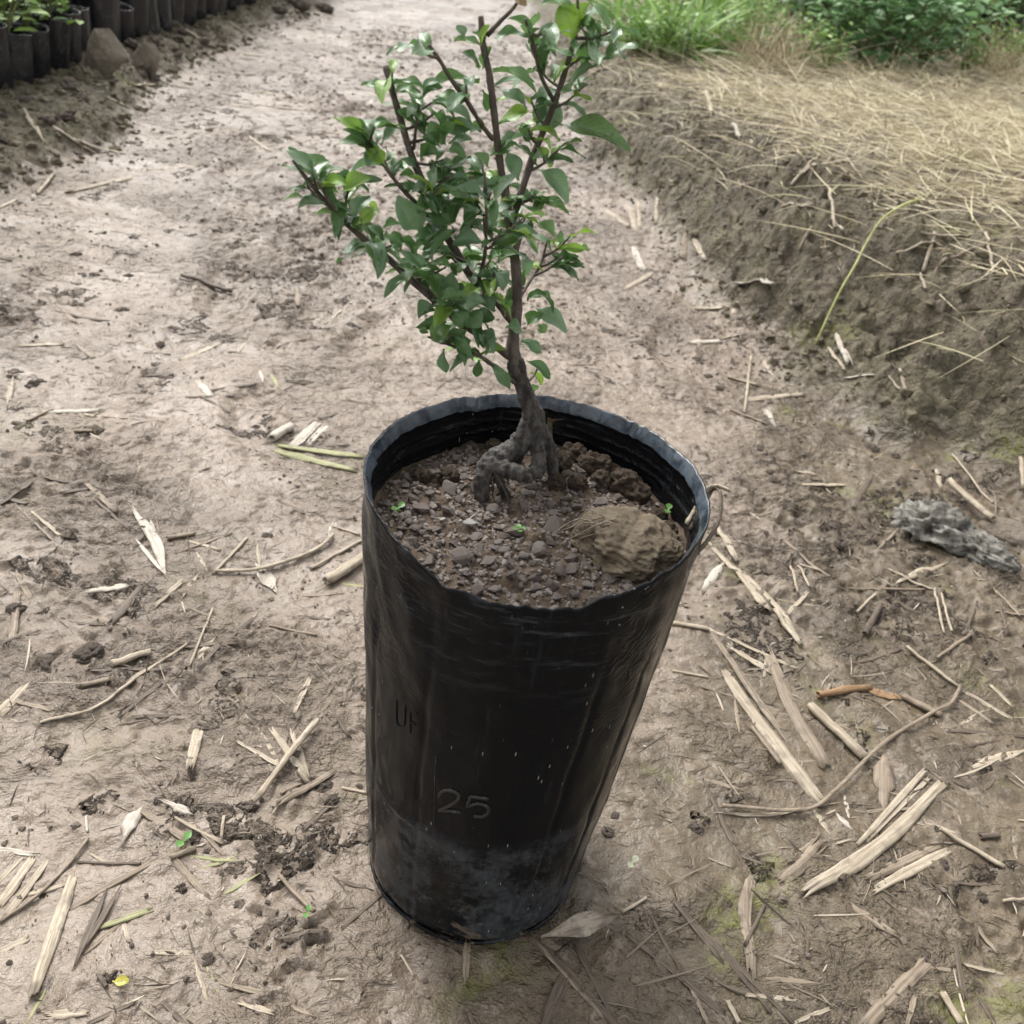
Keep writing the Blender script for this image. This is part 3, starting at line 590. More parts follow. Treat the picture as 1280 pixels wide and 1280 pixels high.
# base x,y -> tip x,y, width (crop pixels), material, depth offset, owner branch
LV2 = [(150, 612, 115, 482, 62, 4, -.046, 'left_low'), (178, 682, 75, 672, 46, 4, -.05, 'left_low'), (130, 636, 55, 606, 24, 0, -.045, 'left_low'), (170, 626, 228, 574, 52, 2, -.05, 'left_low'), (232, 642, 322, 588, 62, 2, -.052, 'left_inner'), (272, 640, 335, 566, 46, 4, -.046, 'left_inner'), (365, 486, 410, 412, 42, 4, -.048, 'left_inner'), (376, 552, 326, 488, 46, 2, -.05, 'left_inner'),
 (384, 296, 296, 276, 34, 1, -.026, 'left_mid'), (500, 332, 428, 288, 50, 1, -.036, 'left_mid_twig'), (500, 322, 565, 282, 46, 0, -.036, 'left_mid_twig'), (500, 300, 545, 255, 40, 4, -.034, 'left_mid_twig'), (692, 272, 500, 236, 46, 1, -.01, 'cut_twig'), (640, 334, 550, 312, 46, 1, -.016, 'cut_twig'), (476, 410, 424, 362, 34, 1, -.034, 'left_mid_twig'), (570, 482, 528, 408, 52, 0, -.04, 'mid_twig'), (576, 472, 602, 406, 46, 0, -.04, 'mid_twig'), (590, 482, 652, 440, 50, 0, -.036, 'mid_twig'), (562, 492, 505, 450, 50, 0, -.042, 'mid_twig'), (580, 502, 645, 505, 46, 1, -.04, 'mid_twig'), (560, 520, 500, 500, 46, 0, -.038, 'mid_twig'), (545, 540, 590, 575, 56, 4, -.04, 'mid_twig'),
 (696, 152, 608, 122, 36, 1, -.004, 'trunk'), (697, 152, 722, 84, 40, 2, -.006, 'trunk'), (690, 228, 652, 164, 52, 0, -.004, 'trunk'), (702, 232, 725, 158, 34, 1, .0, 'trunk'), (736, 242, 886, 226, 54, 1, .004, 'trunk'), (742, 284, 872, 244, 44, 4, .006, 'trunk'), (750, 292, 850, 352, 50, 4, .008, 'trunk'), (862, 122, 742, 96, 42, 0, .002, 'right_twig'), (864, 118, 812, 34, 48, 1, .0, 'right_twig'), (862, 126, 886, 88, 34, 1, .004, 'right_twig'), (890, 172, 970, 68, 48, 4, .012, 'right_twig'), (902, 262, 922, 168, 52, 1, .016, 'right_twig'), (1000, 136, 982, 14, 92, 2, .02, 'right'), (1010, 116, 1046, 6, 84, 2, .026, 'right'), (1008, 30, 905, -6, 56, 1, .02, 'right'), (1055, 2, 1142, 58, 34, 1, .024, 'right'), (1062, 62, 1126, 138, 16, 1, .024, 'right'), (1052, 212, 1060, 112, 54, 4, .03, 'right'), (1082, 222, 985, 252, 44, 4, .026, 'right'), (1092, 198, 1218, 142, 62, 1, .034, 'right'), (942, 412, 1198, 466, 78, 3, .022, 'right'), (892, 452, 944, 318, 96, 4, .03, 'right'), (880, 420, 885, 330, 60, 4, .026, 'right'), (862, 482, 826, 428, 50, 1, .014, 'right'), (722, 562, 676, 508, 48, 1, -.036, 'mid_twig'), (730, 522, 792, 462, 52, 1, .0, 'trunk'), (738, 690, 752, 568, 62, 4, -.006, 'trunk'), (820, 602, 796, 506, 56, 4, .006, 'right'), (930, 558, 888, 488, 42, 2, .02, 'right'), (925, 545, 968, 482, 50, 2, .022, 'right'), (880, 562, 1012, 640, 76, 4, .018, 'right'), (842, 666, 992, 684, 62, 1, .012, 'right'), (876, 694, 924, 656, 44, 1, .014, 'right'), (702, 662, 598, 608, 66, 0, -.034, 'mid_twig'), (650, 602, 552, 610, 62, 4, -.034, 'mid_twig'), (592, 662, 540, 688, 46, 1, -.03, 'left_mid'), (642, 462, 618, 388, 42, 4, -.02, 'cut_twig'), (628, 412, 588, 384, 18, 5, -.022, 'cut_twig'), (440, 562, 406, 538, 34, 1, -.034, 'left_mid'), (458, 600, 450, 642, 34, 0, -.034, 'left_mid'), (482, 602, 428, 576, 46, 1, -.034, 'left_mid'), (486, 566, 440, 520, 46, 4, -.034, 'left_mid'), (500, 540, 520, 480, 44, 1, -.034, 'left_mid'), (540, 640, 600, 610, 50, 0, -.034, 'left_mid'), (660, 330, 610, 350, 40, 1, -.014, 'cut_twig'), (700, 390, 690, 440, 46, 1, -.006, 'cut_twig'), (710, 430, 650, 440, 52, 4, -.006, 'cut_twig'), (752, 420, 790, 400, 30, 0, .002, 'trunk'), (700, 300, 720, 370, 46, 0, .0, 'trunk'), (846, 20, 822, -22, 44, 5, -.008, 'top_twig'), (640, 130, 620, 80, 34, 4, -.004, 'top_twig'), (668, 110, 715, 130, 40, 1, -.004, 'top_twig')]
LV3 = [(492, 134, 438, 26, 92, 4, -.05, 'left_inner'), (470, 152, 542, 152, 54, 1, -.05, 'left_inner'), (330, 182, 206, 214, 42, 0, -.048, 'left_low'), (270, 82, 302, 0, 52, 4, -.05, 'left_low'), (282, 112, 345, 48, 46, 2, -.05, 'left_low'), (302, 132, 262, 82, 46, 0, -.048, 'left_low'), (330, 150, 300, 90, 50, 1, -.05, 'left_low'), (372, 162, 340, 108, 46, 0, -.05, 'left_low'), (372, 122, 424, 96, 46, 1, -.048, 'left_low'), (430, 192, 406, 130, 46, 1, -.048, 'left_low'), (482, 212, 428, 158, 56, 0, -.046, 'left_low'), (480, 200, 520, 150, 52, 1, -.046, 'left_low'), (590, 112, 612, 24, 64, 0, -.032, 'left_mid'), (642, 102, 702, 58, 72, 4, -.04, 'mid_twig'), (660, 120, 640, 40, 60, 4, -.04, 'mid_twig'), (560, 62, 606, 18, 42, 1, -.03, 'left_mid'), (702, 172, 606, 158, 74, 4, -.04, 'mid_twig'), (745, 242, 792, 186, 64, 1, -.01, 'trunk'), (772, 202, 716, 222, 56, 0, -.012, 'trunk'), (520, 242, 584, 228, 56, 1, -.044, 'left_low'), (602, 262, 584, 342, 62, 4, -.044, 'left_mid'), (430, 252, 474, 258, 44, 0, -.044, 'left_low'), (545, 372, 478, 412, 58, 4, -.05, 'left_low'), (562, 362, 645, 336, 62, 1, -.05, 'left_low'), (602, 372, 704, 360, 60, 4, -.046, 'left_low'), (642, 402, 696, 444, 70, 0, -.046, 'left_low'), (600, 400, 640, 450, 72, 1, -.05, 'left_low'), (582, 432, 518, 482, 52, 1, -.052, 'low_twig'), (602, 442, 558, 494, 62, 2, -.052, 'low_twig'), (622, 482, 652, 544, 66, 1, -.05, 'low_twig'), (690, 472, 732, 542, 72, 4, -.044, 'low_twig'), (572, 522, 576, 602, 42, 4, -.05, 'low_twig'), (690, 560, 680, 622, 36, 0, -.036, 'low_twig'), (520, 470, 492, 460, 30, 1, -.05, 'low_twig'), (722, 332, 694, 296, 52, 0, -.024, 'left_mid'), (760, 372, 794, 404, 66, 1, -.02, 'trunk'), (780, 452, 842, 450, 66, 0, -.02, 'trunk'), (740, 400, 700, 340, 66, 4, -.026, 'left_mid'), (880, 332, 962, 380, 56, 0, .02, 'back_twig'), (868, 382, 994, 440, 66, 4, .024, 'back_twig'), (850, 362, 904, 326, 46, 0, .018, 'back_twig'), (888, 442, 912, 466, 44, 1, .024, 'back_twig'), (850, 442, 884, 396, 56, 1, .014, 'back_twig'), (830, 497, 906, 524, 46, 4, .012, 'trunk'), (848, 562, 932, 614, 52, 0, .012, 'base_twig'), (862, 600, 904, 642, 44, 2, .016, 'base_twig'), (868, 640, 884, 668, 34, 1, .018, 'base_twig'), (868, 92, 946, 154, 54, 1, .016, 'right_low_twig'), (832, 152, 812, 112, 42, 0, .012, 'right_low_twig'), (872, 32, 894, 66, 46, 1, .014, 'right_low_twig'), (750, 262, 738, 324, 48, 0, -.02, 'trunk'), (782, 82, 718, 92, 46, 1, -.006, 'trunk'), (830, 220, 870, 270, 50, 4, .016, 'right_low_twig'), (840, 260, 820, 320, 40, 1, .01, 'back_twig'), (640, 350, 600, 310, 58, 0, -.036, 'left_mid'), (670, 430, 740, 420, 66, 0, -.036, 'left_low'), (650, 460, 600, 500, 60, 1, -.044, 'low_twig'), (530, 330, 560, 280, 54, 1, -.044, 'left_low'), (500, 300, 540, 250, 56, 0, -.042, 'left_low')]
TOCAM = Vector(-FWD)
def tree_leaf(a, b, W, m, dy, own):
    bq = BQ.get(own); p0 = Vector(tp(*a, dy))
    L0 = (Vector(tp(*b, dy))-p0).length; p1 = Vector(tp(*b, dy+random.uniform(-.45, .3)*L0)); p1 = p0+(p1-p0)*LK
    n = Vector((random.uniform(-.5, .5)-.15, random.uniform(-.2, .4), .75))+TOCAM*random.uniform(.4, 1.2)
    par = branch.get(own, tree)
    return add_leaf('leaf', p0, p1, W*.80, LEAF[m], par, n, random.uniform(.2, .8), random.uniform(.2, 1.1), random.uniform(.6, 1.8), random.uniform(-.5, .5), 12, 6)
for x0, y0, x1, y1, wd, m, dy, own in LV2: tree_leaf(z2(x0, y0), z2(x1, y1), wd*.375*PXM, m, dy, own)
for x0, y0, x1, y1, wd, m, dy, own in LV3: tree_leaf(z3(x0, y0), z3(x1, y1), wd*.375*PXM, m, dy, own)
# short twigs with clusters of small leaves growing off the limbs
for own, cnt, lo in (('left_low', 17, .12), ('left_mid', 15, .05), ('right', 11, .05), ('mid_twig', 8, .1), ('back_twig', 4, .1), ('low_twig', 3, .3), ('left_inner', 4, .2), ('right_low_twig', 2, .3), ('cut_twig', 2, .3), ('right_twig', 2, .3)):
    q = BQ[own]
    for i in range(cnt):
        k = int((lo+(1-lo)*(i+random.random())/cnt*.9)*(len(q)-1)); c = Vector(q[k][:3]); a = random.uniform(0, 6.28); Lt = random.uniform(.010, .026)
        d = Vector((math.cos(a), math.sin(a)*.8, random.uniform(.2, 1.1))).normalized()*Lt; pth = spline([c, c+d*.5+Vector((0, 0, -.002)), c+d], 4)
        v, f = tube(pth, [.0010-.0004*j/8 for j in range(len(pth))], 5); add('twig', v, f, BARK, branch[own])
        for j in range(random.randint(4, 6)):
            p0 = Vector(pth[min(8, 2+j+random.randint(0, 2))]); b2 = random.uniform(0, 6.28); L0 = random.uniform(.014, .026); dd_ = (Vector((math.cos(b2), math.sin(b2), random.uniform(-.5, .6)))+d.normalized()*.5).normalized()*L0
            add_leaf('leaf', p0, p0+dd_, L0*random.uniform(.34, .48), LEAF[random.choice((0, 0, 1, 1, 4, 2, 2) if d.z > .01 else (0, 1, 4))], branch[own], Vector((random.uniform(-.6, .6), random.uniform(-.7, .3), 1)), random.uniform(.2, .8), random.uniform(.3, 1.2), 1.3, random.uniform(-.5, .5), 10, 4)
# dead leaf leaning behind the trunk foot
a = soil_pt(683, 556)
dl = add_leaf('dead_leaf', a+np.array([-.002, .004, -.002]), np.array(tp(668, 498, .012))+TB, .019, straw_material('leaf_withered', (.22, .165, .105), (.105, .072, .042), .4), None, Vector((.6, -1, .2)), .5, -.35, 1.2, .5); tag(dl, 'curled brown dead leaf leaning against the trunk foot', 'dead leaf')

# ------------------------------------------------------------------ sprouts
SPR = [leaf_material('sprout_green', (.10, .26, .05), (.15, .32, .08)), leaf_material('sprout_pale', (.42, .45, .30), (.48, .50, .36))]
def sprout(p, s, m, label, n=2, a0=0.):
    t = thing('sprout', tuple(p), label, 'seedling'); v, f = tube([(0, 0, -.002), (.0005, 0, s*.5), (0, .0005, s)], [s*.05]*3, 5); add('stem', v, f, SPR[m], t)
    for i in range(n):
        a = a0+i*6.283/n; d = Vector((math.cos(a), math.sin(a), .35))*s*.9; add_leaf('leaf', Vector((0, 0, s)), Vector((0, 0, s))+d, s*.72, SPR[m], t, Vector((0, -.35, 1)), .15, .3, .3, 0, 6, 4)
sprout(soil_pt(497, 645), .0065, 0, 'tiny two-leaved green sprout in the bag soil left of the root', 2, 1.0)
sprout(soil_pt(832, 648), .0070, 0, 'tiny green sprout in the soil behind the large tan mud clod', 2, 1.4)
sprout(soil_pt(648, 668), .0050, 0, 'tiny sprout with several narrow leaves among the gravel stones in the bag', 4, .3)
sprout(on_ground(788, 1086), .0085, 1, 'pale whitish two-leaved sprout on the mud right of the foot of the bag', 2, 1.0)
sprout(on_ground(384, 1146), .0065, 0, 'single green round-leaved sprout beside the tread prints in the mud', 2, 1.5)
sprout(on_ground(231, 1060), .0095, 0, 'green sprout with two broad leaves beside crossed straw stalks', 2, 1.2)
yl = on_ground(151, 1231); o = add_leaf('yellow_leaf', yl+np.array([-.006, 0, .002]), yl+np.array([.006, .002, .004]), .008, leaf_material('leaf_yellow', (.42, .40, .05), (.5, .46, .08)), None, Vector((0, -.2, 1)), .3, .3, 1, 0); tag(o, 'small yellow fallen leaf on the mud', 'leaf')

# ------------------------------------------------------------------ straw, stalk and blade pieces
def strip_geo(path, L, W, kind, rs):
    """local geometry along path (list of local xyz); kinds: tube, split, blade"""
    n = len(path); V = []; F = []
    if kind == 'tube':
        ph = rs.random()*6; v, f = tube(path, [W*.5*(1+.07*math.sin(i*1.3+ph))*(1.12 if i == n//2 and rs.random() < .5 else 1) for i in range(n)], 10, False, .10, .78)
        v2, f2 = tube(path, [W*.34]*n, 10, False, 0, .75); k = len(v); V = v+v2; F = f+[tuple(reversed([i+k for i in q])) for q in f2]
        for e in (0, n-1):
            for j in range(10): a, b = e*10+j, e*10+(j+1) % 10; F.append((a, b, b+k, a+k) if e else (b, a, a+k, b+k))
        for e in (0, n-1):
            for j in range(10): V[e*10+j] = V[e*10+j]+Vector((rs.uniform(-1, 1)*W*.25, 0, 0))
        return V, F
    m = 8 if kind == 'split' else 4
    rib = [rs.uniform(-1, 1) for _ in range(m+1)]; e0 = [rs.uniform(0, 1) for _ in range(m+1)]; e1 = [rs.uniform(0, 1) for _ in range(m+1)]; ph = rs.random()*6; tw = rs.uniform(-.5, .5)
    thick = W*.09 if kind == 'split' else max(.0004, W*.03); cup = rs.uniform(.03, .14) if kind == 'split' else rs.uniform(-.12, .18); wph = rs.random()*9; split_ = rs.random()
    for lay in (0, 1):
        for i, p in enumerate(path):
            t = i/(n-1); 
            if kind == 'blade': wd = W*.5*min(1, .25+3.0*t)*min(1, .12+2.4*(1-t))
            else: wd = W*.5*(1+.10*math.sin(t*5+ph)+.07*math.sin(t*17+wph))*(.75+.25*min(1, 4*t))*(.8+.2*min(1, 5*(1-t)))
            a = tw*(t-.5)*(1 if kind == 'blade' else .5)
            for j in range(m+1):
                u = 2*j/m-1; y = u*wd; z = cup*W*(1-u*u)+rib[j]*W*(.10*(.6+.4*math.sin(t*6+j*2.1+ph)) if kind == 'split' else .02)-(thick if lay else 0)
                x = p[0]
                if i == 0: x -= e0[j]*W*(.9 if split_ > .4 else 1.8)
                if i == n-1: x += e1[j]*W*(1.5 if split_ > .5 else .6)
                V.append(Vector((x, p[1]+y*math.cos(a)-z*math.sin(a), p[2]+y*math.sin(a)+z*math.cos(a))))
    k = n*(m+1)
    for i in range(n-1):
        for j in range(m):
            q = i*(m+1)+j; F.append((q, q+m+1, q+m+2, q+1)); F.append((q+k, q+1+k, q+m+2+k, q+m+1+k))
        a = i*(m+1); F.append((a, a+k, a+m+1+k, a+m+1)); a = i*(m+1)+m; F.append((a, a+m+1, a+m+1+k, a+k))
    for j in range(m): F.append((j, j+1, j+1+k, j+k)); a = (n-1)*(m+1)+j; F.append((a, a+k, a+1+k, a+1))
    return V, F
def lay(name, pts, W, kind, mat, lift=0.0, rs=random, nseg=9, sink=0.06):
    """pts: world ground points; the piece lies along them on the terrain"""
    P = np.array(pts, float); q = spline(P, 6) if len(P) > 2 else P[0]+(P[1]-P[0])*np.linspace(0, 1, nseg)[:, None]
    g = gh(q[:, 0], q[:, 1]); tt = np.linspace(0, 1, len(q)); A = np.polyfit(tt, g, 1 if len(P) == 2 else 2); lin = np.polyval(A, tt)
    stiff = .6 if kind != 'blade' else .3
    z = lin*stiff+g*(1-stiff); z = z+max(0, np.percentile(g-z, 93 if kind != 'blade' else 85))
    z = z+W*(.36 if kind == 'tube' else .06)-W*sink+lift*.5
    q[:, 2] = z; o0 = q.mean(0); X = Vector(q[-1]-q[0]); M = mat4(o0, X, (0, 0, 1)); Mi = M.inverted()
    v, f = strip_geo([Mi @ Vector(p) for p in q], 0, W, kind, rs); o = add(name, v, f, mat); o.matrix_basis = M
    return o
def area(p):
    s, l = zones(np.array([p[0]]), np.array([p[1]]))
    if s[0] > -.02: return 'on the slope of the earth bank'
    if s[0] > -.22 and p[1] > .5: return 'at the foot of the earth bank'
    if p[1] > 1.3: return 'far along the mud path behind the bag'
    if p[1] < .02 and -.16 < p[0] < .17: return 'on the mud close in front of the bag'
    if p[0] < 0: return 'on the mud left of the black bag'
    return 'on the brown mud right of the black bag'
TONE = ['pale', 'tan', 'dark rotten', 'whitish', 'orange brown', 'greenish']; KND = {'tube': ('straw_stalk', 'round straw stalk piece'), 'split': ('split_stalk', 'split stalk piece'), 'blade': ('straw_strip', 'thin dry straw strip')}
def straw(pp, wpx, kind, tone, label=None, lift=0.0):
    P = [on_ground(*a) for a in pp]; c = np.mean(P, 0); dist = float(np.dot(c-CAM, FWD)); W = max(wpx*dist/FPX, .0012)
    if max(np.linalg.norm(P[i+1]-P[i]) for i in range(len(P)-1)) > .9: return
    o = lay(KND[kind][0], P, W, kind, STRAW[tone], lift)
    if label: tag(o, label, 'straw')
    else:
        wd = 'broad' if W > .0085 else 'narrow'; s = '%s %s %s %s' % (wd, TONE[tone], KND[kind][1], area(c)); tag(o, s, 'straw', s)
def crop(ox, oy, k): return lambda *a: [(ox+a[i]*k, oy+a[i+1]*k) for i in range(0, len(a), 2)]
c8 = crop(840, 760, .4063); c7 = crop(860, 380, .328); cA = crop(0, 820, .3594); cB = crop(0, 400, .3594); c1 = crop(0, 0, .3125); cM = crop(400, 1050, .3906); cU = crop(760, 0, .40625)
T, S, B = 'tube', 'split', 'blade'
HERO = [
 (c8, .4063, (165, 205, 300, 400, 450, 590), 45, S, 0, 'longest thick pale split stalk right of the bag, ridged and slightly cracked', .002),
 (c8, .4063, (130, 85, 350, 400), 24, S, 1, 'narrow ridged stalk lying right along the back of the longest pale split stalk', 0),
 (c8, .4063, (305, 165, 375, 330, 465, 480), 44, S, 1, 'greyish flattened stalk parallel to the longest pale split stalk', .002),
 (c8, .4063, (420, 305, 590, 470), 34, T, 0, 'short hollow pale stalk with a dark open end beside the greyish flattened stalk', 0),
 (c8, .4063, (445, 275, 600, 258), 24, T, 4, 'short orange brown twig joined to a crumpled ochre husk', 0),
 (c8, .4063, (595, 252, 710, 282), 34, B, 4, 'crumpled ochre husk between an orange twig and a grey twig', .002),
 (c8, .4063, (708, 274, 825, 335), 24, T, 1, 'short grey mauve twig at the end of the crumpled ochre husk', 0),
 (c8, .4063, (882, 250, 850, 305, 780, 345, 630, 440, 500, 570, 400, 632, 145, 622), 12, T, 1, 'long thin bent twig curving across the pale stalks right of the bag', .006),
 (c8, .4063, (140, 632, 300, 640, 525, 600), 12, B, 0, 'flat fibre strand beside the end of the long thin bent twig', .003),
 (c8, .4063, (425, 862, 560, 790, 690, 690, 822, 548), 42, S, 0, 'thick curved pale stalk like a bow, right of the bag', .003),
 (c8, .4063, (575, 725, 770, 508), 19, S, 0, 'straight pale sliver against the thick bow-shaped stalk', .002),
 (c8, .4063, (630, 865, 842, 752), 30, S, 0, 'broad pale stalk half lying next to the bow-shaped stalk, lower of a pair', .002),
 (c8, .4063, (605, 832, 815, 735), 30, S, 1, 'broad tan stalk half lying next to the bow-shaped stalk, upper of a pair', 0),
 (c8, .4063, (345, 832, 432, 745), 52, S, 1, 'short wide square-ended grey brown stalk scrap pressed flat in the mud', -.002),
 (c8, .4063, (245, 830, 222, 940, 245, 1105), 38, S, 1, 'kinked grey brown split stalk standing alone in front of the bow-shaped stalk', 0),
 (c8, .4063, (595, 1285, 775, 1095), 46, S, 1, 'wide grey brown flattened stalk in front of the green mossy spot', 0),
 (c8, .4063, (652, 575, 652, 462), 66, B, 1, 'thin grey translucent dead leaf scrap above the bow-shaped stalk', .003),
 (cA, .3594, (120, 1165, 190, 960, 252, 780), 44, S, 0, 'long pale ribbed split stalk left of the bag beside two dark blades', .002),
 (cA, .3594, (270, 1060, 370, 820), 24, B, 2, 'dark rotten blade leaning beside the long pale ribbed stalk', .004),
 (cA, .3594, (310, 1000, 415, 820), 22, B, 2, 'second dark rotten blade forking from the first beside the pale ribbed stalk', .006),
 (cA, .3594, (340, 950, 505, 890), 22, S, 5, 'greenish pale stalk crossing behind the dark rotten blades', .002),
 (cA, .3594, (880, 525, 1105, 245), 24, T, 0, 'straight pale stalk crossing over a fan of splinters left of the bag', .008),
 (cA, .3594, (980, 510, 1160, 405), 28, S, 1, 'tan curled husk beside the fan of splinters left of the bag', .003),
 (cA, .3594, (250, 880, 420, 780, 620, 680), 22, S, 1, 'long tan stalk pointing at the green two-leaved sprout', 0),
 (cA, .3594, (485, 535, 645, 640), 26, S, 1, 'mauve brown stalk lying behind the green two-leaved sprout', 0),
 (cA, .3594, (590, 690, 718, 830), 28, S, 1, 'flat brown stalk lying in front of the green two-leaved sprout', 0),
 (cA, .3594, (440, 625, 460, 575, 490, 538), 52, B, 3, 'curled whitish leaf scrap next to the mauve brown stalk', .004),
 (cA, .3594, (140, 235, 340, 180, 440, 110, 600, 0), 13, T, 0, 'long thin curving straw on the smooth silt left of the bag', 0),
 (cB, .3594, (470, 672, 540, 770, 575, 895), 40, B, 3, 'whitish forked husk standing out on the mud left of the bag', .004),
 (cB, .3594, (475, 770, 530, 840, 575, 890), 14, B, 3, 'narrow outer prong of the whitish forked husk', .004),
 (cB, .3594, (945, 425, 1015, 380), 36, T, 3, 'short whitish hollow stalk stub behind the greenish fibre bundle', 0),
 (cB, .3594, (1020, 440, 1100, 365), 36, S, 3, 'whitish split stub between the hollow stub and the bag rim', .002),
 (cB, .3594, (975, 460, 1090, 490, 1210, 518), 32, S, 5, 'greenish yellow fibre bundle left of the bag rim', .002),
 (cB, .3594, (980, 440, 1260, 480), 24, S, 5, 'greenish yellow fibre strand at the back of the bundle by the bag', .004),
 (cB, .3594, (750, 880, 900, 875, 1080, 815, 1160, 755), 15, T, 0, 'long thin bent straw twig reaching towards the left side of the bag', .004),
 (cB, .3594, (1135, 920, 1200, 880, 1280, 828), 42, T, 0, 'thick yellowish curved stalk touching the left side of the bag', .003),
 (cB, .3594, (905, 868, 955, 942), 52, B, 3, 'whitish broad husk flap under the long bent twig', .004),
 (c7, .328, (75, 910, 330, 1150, 420, 1275), 26, S, 0, 'long narrow pale stalk running from the bag rim side toward the pale cluster', 0),
 (c7, .328, (980, 700, 1145, 850), 32, T, 0, 'pale round stalk beside the grey crusted lump', .022),
 (cM, .3906, (470, 335, 466, 440), 24, S, 1, 'small square brown stalk stub sticking out from under the front of the bag', 0),
 (cM, .3906, (655, 300, 800, 430, 945, 595), 28, S, 2, 'dark brown fibrous stalk running out from under the front of the bag', 0),
 (cM, .3906, (985, 305, 1130, 420, 1285, 558), 18, S, 2, 'long brown stalk beside the broad dead leaf in front of the bag', 0),
 (cU, .40625, (1108, 412, 1155, 320, 1198, 212), 20, B, 3, 'pale upright blade arching over the dry grass on the bank', .03),
]
for fn, k, a, wd, kd, tn, lb, lf in HERO: straw(fn(*a), wd*k, kd, tn, lb, lf)
